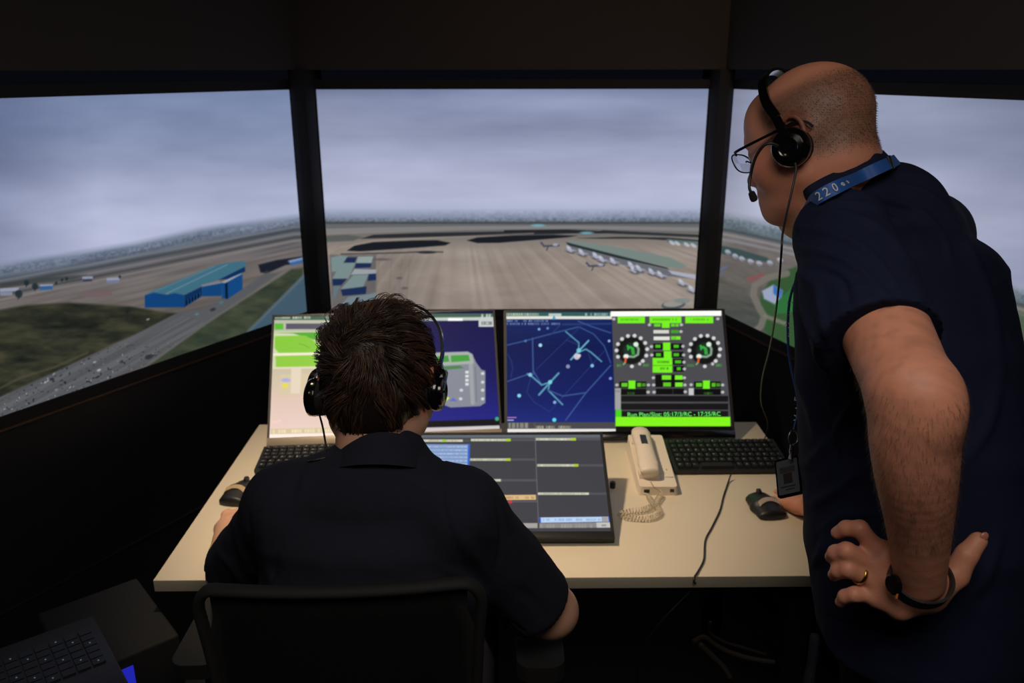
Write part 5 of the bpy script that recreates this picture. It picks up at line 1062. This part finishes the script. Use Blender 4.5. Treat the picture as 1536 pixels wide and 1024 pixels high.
# trousers, shoes
T = Solid().loft([(Pd(1398, 945, 1.285), .162, .132), (Pd(1405, 1060, 1.36), .168, .138)], sd_, .03)
pc = Pd(1405, 1060, 1.36)
for s, ft in ((1, (-.10, -.08)), (-1, (.10, .06))):
    hp = pc+sd_*.085*s; kn = V3(hp[0]+.01, hp[1]-.02, .48); an = V3(hp[0]+.02, hp[1]-.03, .09); T.chain([hp, kn, an], [.105, .075, .060], .03); shoe(pr2, an[0]-.02, an[1]+.02, -.8)
T.plane(Pd(1390, 925, 1.28), (0, 0, 1), .004); T.cone(Pd(1226, 965, 1.20), Pd(1250, 1020, 1.21), .004, .008, .010, True); T.cone(Pd(1222, 955, 1.2), Pd(1213, 1030, 1.22), .008, .010, .015)
V, Q = T.mesh('t', .007); N = vnormals(V, Q); V = V+N*(hash_noise3(V, 16, 22)*.008)[:, None]; put('trousers', np_mesh('trousers', V, Q), pr2, (TROU,), 180, True)
# rib of the neckline
LC = Pd(1281, 268, 1.285); LA = unit(-.42*CX+.90*CU-.10*CF)
NP = [(1205, 322, 1.27), (1216, 303, 1.232), (1235, 290, 1.212), (1260, 278, 1.205), (1285, 267, 1.209), (1308, 256, 1.228), (1328, 247, 1.258), (1338, 243, 1.295), (1332, 249, 1.345), (1300, 268, 1.385), (1250, 296, 1.385), (1212, 325, 1.34), (1203, 335, 1.29)]
def neck_path(dx, dy, grow=0., fwd=0.):
    pts = []
    for k, (x, y, d) in enumerate(NP):
        if 1 <= k <= 6:
            for W_ in (VSK, VSH):
                if W_ is VSH and k < 2: continue
                u, v = pix_many(W_); m = np.hypot(u-x-dx, v-y-dy) < 7
                if m.any(): d = min(d, ((W_[m]-CC)@CF).min()-.0015) if W_ is VSH else ((W_[m]-CC)@CF).min()-.0015
        pts.append(Pd(x+dx, y+dy, d))
    pts = [p-CF*fwd*(1 if (p-LC)@CF < .02 else 0) for p in pts]; P = spline(pts, 5); P = [p+unit(p-LC-LA*((p-LC)@LA))*grow for p in P]
    return P, [tuple(unit(unit(p-LC-LA*((p-LC)@LA))+LA*.25-CF*.45*min(max(-((p-LC)@CF)/.05, 0), 1))) for p in P]
P_, U_ = neck_path(-3, -8, -.0015); bm = bmesh.new(); tube(bm, P_, 1, 4, flat=(.0125, .0012), up=U_, closed=True); obj('neckband', bm, NAVY, shirt2, world=True, smooth=60)
#@@WORN
# ------------------------------------------------------------------ things worn by the standing man
q = lambda *p: so+SR@V3(*p)
headset('black headset worn by the bald standing person, boom microphone before the mouth', so, SR, .95,
    [(.094, .008, .034), (.091, .020, .064), (.073, .026, .098), (.042, .026, .118), (0, .024, .125), (-.042, .026, .118), (-.073, .026, .098), (-.091, .020, .064), (-.094, .008, .034)], (.084, -.006, -.017), (.0, -.1), 1,
    [Pd(1168, 219, 1.175), Pd(1157, 215, 1.175), Pd(1145, 219, 1.18), Pd(1133, 237, 1.19), Pd(1126, 262, 1.20), Pd(1124, 281, 1.20), Pd(1128, 291, 1.20)],
    [Pd(1193, 244, 1.17), Pd(1194, 256, 1.17), Pd(1188, 285, 1.17), Pd(1180, 320, 1.16), Pd(1174, 350, 1.14), Pd(1172, 380, 1.14), Pd(1168, 430, 1.2), Pd(1162, 480, 1.3), Pd(1154, 525, 1.45), Pd(1143, 570, 1.65), Pd(1142, 605, 1.85), Pd(1152, 636, 2.05), Pz(1145, 664, DZ+.004), Pz(1142, 668, DZ+.003)], cup_r=.030)
# eyeglasses
t = thing('eyeglasses', 'thin dark-framed eyeglasses low on the nose of the bald standing person', 'glasses', q(0, .09, .01))
RIM = mat('dark_rim', (26, 28, 34), .3, .6); GL = mat('lens_glass', (240, 245, 250), .02, var=0); GL.node_tree.nodes['Principled BSDF'].inputs['Transmission Weight'].default_value = 1; GL.node_tree.nodes['Principled BSDF'].inputs['IOR'].default_value = 1.12
for s in (-1, 1):
    P = []
    for k in range(28):
        a = 2*math.pi*k/28; u = .0245*np.sign(math.cos(a))*abs(math.cos(a))**.75; v_ = .0155*np.sign(math.sin(a))*abs(math.sin(a))**.75
        P.append(q(s*(.0345+u), .098-.009*((s*u+.0345)/.06)**2+v_*.22, -.006+v_))
    bm = bmesh.new(); tube(bm, P, .0011, 6, closed=True); obj('rim', bm, RIM, t, world=True, smooth=180)
    bm = bmesh.new(); fs = bm.faces.new([bm.verts.new(tuple(p)) for p in P]); bmesh.ops.solidify(bm, geom=[fs], thickness=.0012); obj('lens', bm, GL, t, world=True)
    bm = bmesh.new(); tube(bm, spline([q(s*.0585, .0905, .004), q(s*.067, .088, .007), q(s*.074, .060, .010), q(s*.080, .005, .016), q(s*.083, -.016, .018), q(s*.082, -.030, .013), q(s*.081, -.038, .004)], 6), 1, 4, flat=(.0009, .0019), up=tuple(SR[:, 2])); obj('temple', bm, RIM, t, world=True)
bm = bmesh.new(); tube(bm, spline([q(-.010, .098, -.001), q(0, .101, .002), q(.010, .098, -.001)], 5), .0012, 6); obj('bridge', bm, RIM, t, world=True, smooth=180)
# lanyard: ribbon round the neck, down the front to ring, clip and badge
t = thing('lanyard', 'blue printed lanyard round the standing person\'s neck, badge hanging over the desk', 'lanyard', LC)
ring_, upv = neck_path(0, 0, .0035, .0105)
tl = [Pd(1190, 430, 1.345), Pd(1182, 480, 1.36), Pd(1184, 535, 1.37), Pd(1194, 585, 1.37), Pd(1197, 615, 1.365), Pd(1191, 644, 1.36)]
lk = ring_[0] if pix(ring_[0])[0] < pix(ring_[-1])[0] else ring_[-1]
bm = bmesh.new(); tube(bm, ring_, 1, 4, flat=(.0088, .0008), up=upv, closed=True); rb = obj('ribbon', bm, BLUEM, t, world=True)
bm = bmesh.new(); tube(bm, spline([Pd(1212, 325, 1.33), Pd(1222, 370, 1.36)]+tl, 8), 1, 4, flat=(.0008, .0085), up=tuple(unit(-CF-CX*.5))); obj('hanging_ribbon', bm, BLUEM, t, world=True)
# plastic buckle at the nape
NR = len(ring_)-1; kb2 = min(range(NR), key=lambda k: np.hypot(pix(ring_[k])[0]-1334, pix(ring_[k])[1]-244)); p = ring_[kb2]
bm = bmesh.new(); bx(bm, (0, 0, 0), (.014, .021, .005)); bm.transform(frame(p, ring_[min(kb2+1, NR)]-ring_[max(kb2-1, 0)], LA)); obj('buckle', bm, BLK, t, world=True, bevel=.0015)
def on_ribbon(x_, out=.0014):
    c = [(np.hypot(pix(r)[0]-x_, 0), k) for k, r in enumerate(ring_) if (r-LC)@CF < -.01]; k = min(c)[1]; p = ring_[k]; d = unit(ring_[min(k+1, NR)]-ring_[max(k-1, 0)]); d = d if d@CX > 0 else -d
    n = unit(V3(*upv[k])); 
    # finer placement along the tangent
    px0 = pix(p)[0]; px1 = pix(p+d*.001)[0]; p = p+d*.001*(x_-px0)/(px1-px0+1e-9); up = np.cross(n, d); up = up if up@CU > 0 else -up; nn = np.cross(d, up); nn = nn if nn@CF < 0 else -nn
    return p+nn*out, d, up, nn
for ch, x_, sz in (('2', 1229, .0165), ('2', 1240, .0165), ('0', 1252, .0165)):
    p, d, up, nn = on_ribbon(x_); me = textmesh(ch, sz, .0002); me.transform(frame(p, d, up)); put('print', me, rb, (WHITEI,), None, True, label='white number')
for k, x_ in enumerate((1264, 1271, 1278)):
    p, d, up, nn = on_ribbon(x_); bm = bmesh.new(); n_ = 18
    tube(bm, [p+d*.0042*math.cos(2*math.pi*j/n_)+up*.0042*math.sin(2*math.pi*j/n_) for j in range(n_)], 1, 4, flat=(.0011, .0003), up=tuple(nn), closed=True); obj('print', bm, WHITEI, rb, world=True, label='white loop')
for k, (x_, y_) in enumerate(((1181, 455), (1179, 470), (1178, 487), (1178, 503), (1197, 598), (1197, 612), (1195, 626))):
    c = min([p for p in spline(tl, 20)], key=lambda p: abs(pix(p)[1]-y_)); me = textmesh('20UVEVA'[k], .015, .0002); me.transform(frame(c+unit(-CF-CX*.5)*.0016, CU*.98+CX*.1, unit(CX-CF*.4))); put('print', me, t, (WHITEI,), None, True, label='white letter')
bm = bmesh.new(); c = Pd(1190, 656, 1.355); tube(bm, [c+(CX*.96+CF*.3)*.0088*math.cos(a)+CU*.0115*math.sin(a) for a in np.linspace(0, 2*math.pi, 25)[:-1]], .0011, 6, closed=True); obj('split_ring', bm, METAL, t, world=True, smooth=180)
bm = bmesh.new(); tube(bm, [Pd(1188, 667, 1.35), Pd(1187, 680, 1.35), Pd(1186, 688, 1.35)], [.0035, .0022, .004], 8); bx(bm, Pd(1187, 676, 1.35), (.006, .004, .008)); obj('swivel_clip', bm, METAL, t, world=True)
b0, b1, b2, b3 = Pd(1167, 690, 1.385), Pd(1203, 681, 1.358), Pd(1163, 748, 1.358), Pd(1199, 742, 1.331)
ex_, ey_ = b1-b0, unit((b0+b1)-(b2+b3)); bw, bh = np.linalg.norm(ex_), np.linalg.norm(b0-b2); bc = (b0+b1+b2+b3)/4; BF = frame(bc, ex_, ey_)
bm = bmesh.new(); prism(bm, rrect(bw, bh, .004, 4), -.0022, .0018); bm.transform(BF); bh_ = obj('badge_holder', bm, BLKG, t, world=True, bevel=.0006)
bm = bmesh.new(); prism(bm, rrect(bw*.86, bh*.88, .002, 3), .0019, .0024); bx(bm, (0, .012, .0026), (bw*.62, .010, .0004), mi=1); bx(bm, (0, -.003, .0026), (bw*.36, .018, .0004), mi=2)
for k in range(2): bx(bm, (-.001+.003*k, -.017-.005*k, .0026), (bw*(.6-.25*k), .0022, .0004), mi=3)
bm.transform(BF); obj('card', bm, (mat('card', (86, 88, 96), .35), mat('card_band', (58, 50, 46), .5), mat('card_photo', (40, 30, 28), .5), mat('card_print', (30, 30, 34), .6)), bh_, world=True, smooth=None)  # card tones kept dark, its shadow put into the colours
# wristwatch
t = thing('wristwatch', 'black wristwatch on the standing person\'s left wrist above the hip', 'watch', wL)
wn = unit(-CF*.62-CU*.78); wc = Pd(1380, 868, 1.028); Pw = [wc+CX*.0370*math.cos(a)+wn*.0335*math.sin(a) for a in np.linspace(0, 2*math.pi, 49)[:-1]]; wax = np.cross(CX, wn)
up = [tuple(unit(p-wc)) for p in Pw]; bm = bmesh.new(); tube(bm, Pw, 1, 4, flat=(.0085, .0016), up=up, closed=True); ws = obj('strap', bm, BLK, t, world=True, bevel=.0005)
p = Pd(1341, 876, 1.012); bm = bmesh.new(); lathe(bm, [(-.004, .010), (-.002, .0125), (.003, .0125), (.005, .010)], p, -CX*.95-CF*.2, 28); cs = obj('case', bm, BLKG, t, world=True)
bm = bmesh.new(); p2 = Pd(1345, 893, 1.005); bx(bm, p2, (.0022, .0022, .007)); obj('marker', bm, mat('orange_mark', (200, 120, 40), .5), cs, world=True, label='small orange mark')
p3 = Pd(1402, 908, .995); bm = bmesh.new(); tube(bm, [p3-CX*.012+CU*.003, p3+CX*.010+CU*.004], .0008, 6); obj('buckle', bm, METAL, ws, world=True)
# wedding ring
P = [Pd(*p) for p in fg['r']]; c = P[0]*.50+P[1]*.50; ax = unit(P[1]-P[0]); a1 = unit(np.cross(ax, CU)); a2 = np.cross(ax, a1)
bm = bmesh.new(); tube(bm, [c+(a1*math.cos(a)+a2*math.sin(a))*.0126 for a in np.linspace(0, 2*math.pi, 33)[:-1]], 1, 8, flat=(.0028, .0012), up=[tuple(a1*math.cos(a)+a2*math.sin(a)) for a in np.linspace(0, 2*math.pi, 33)[:-1]], closed=True); o = obj('ring', bm, GOLD, smooth=180); tag(o, 'gold wedding ring on the standing person\'s left hand', 'ring')
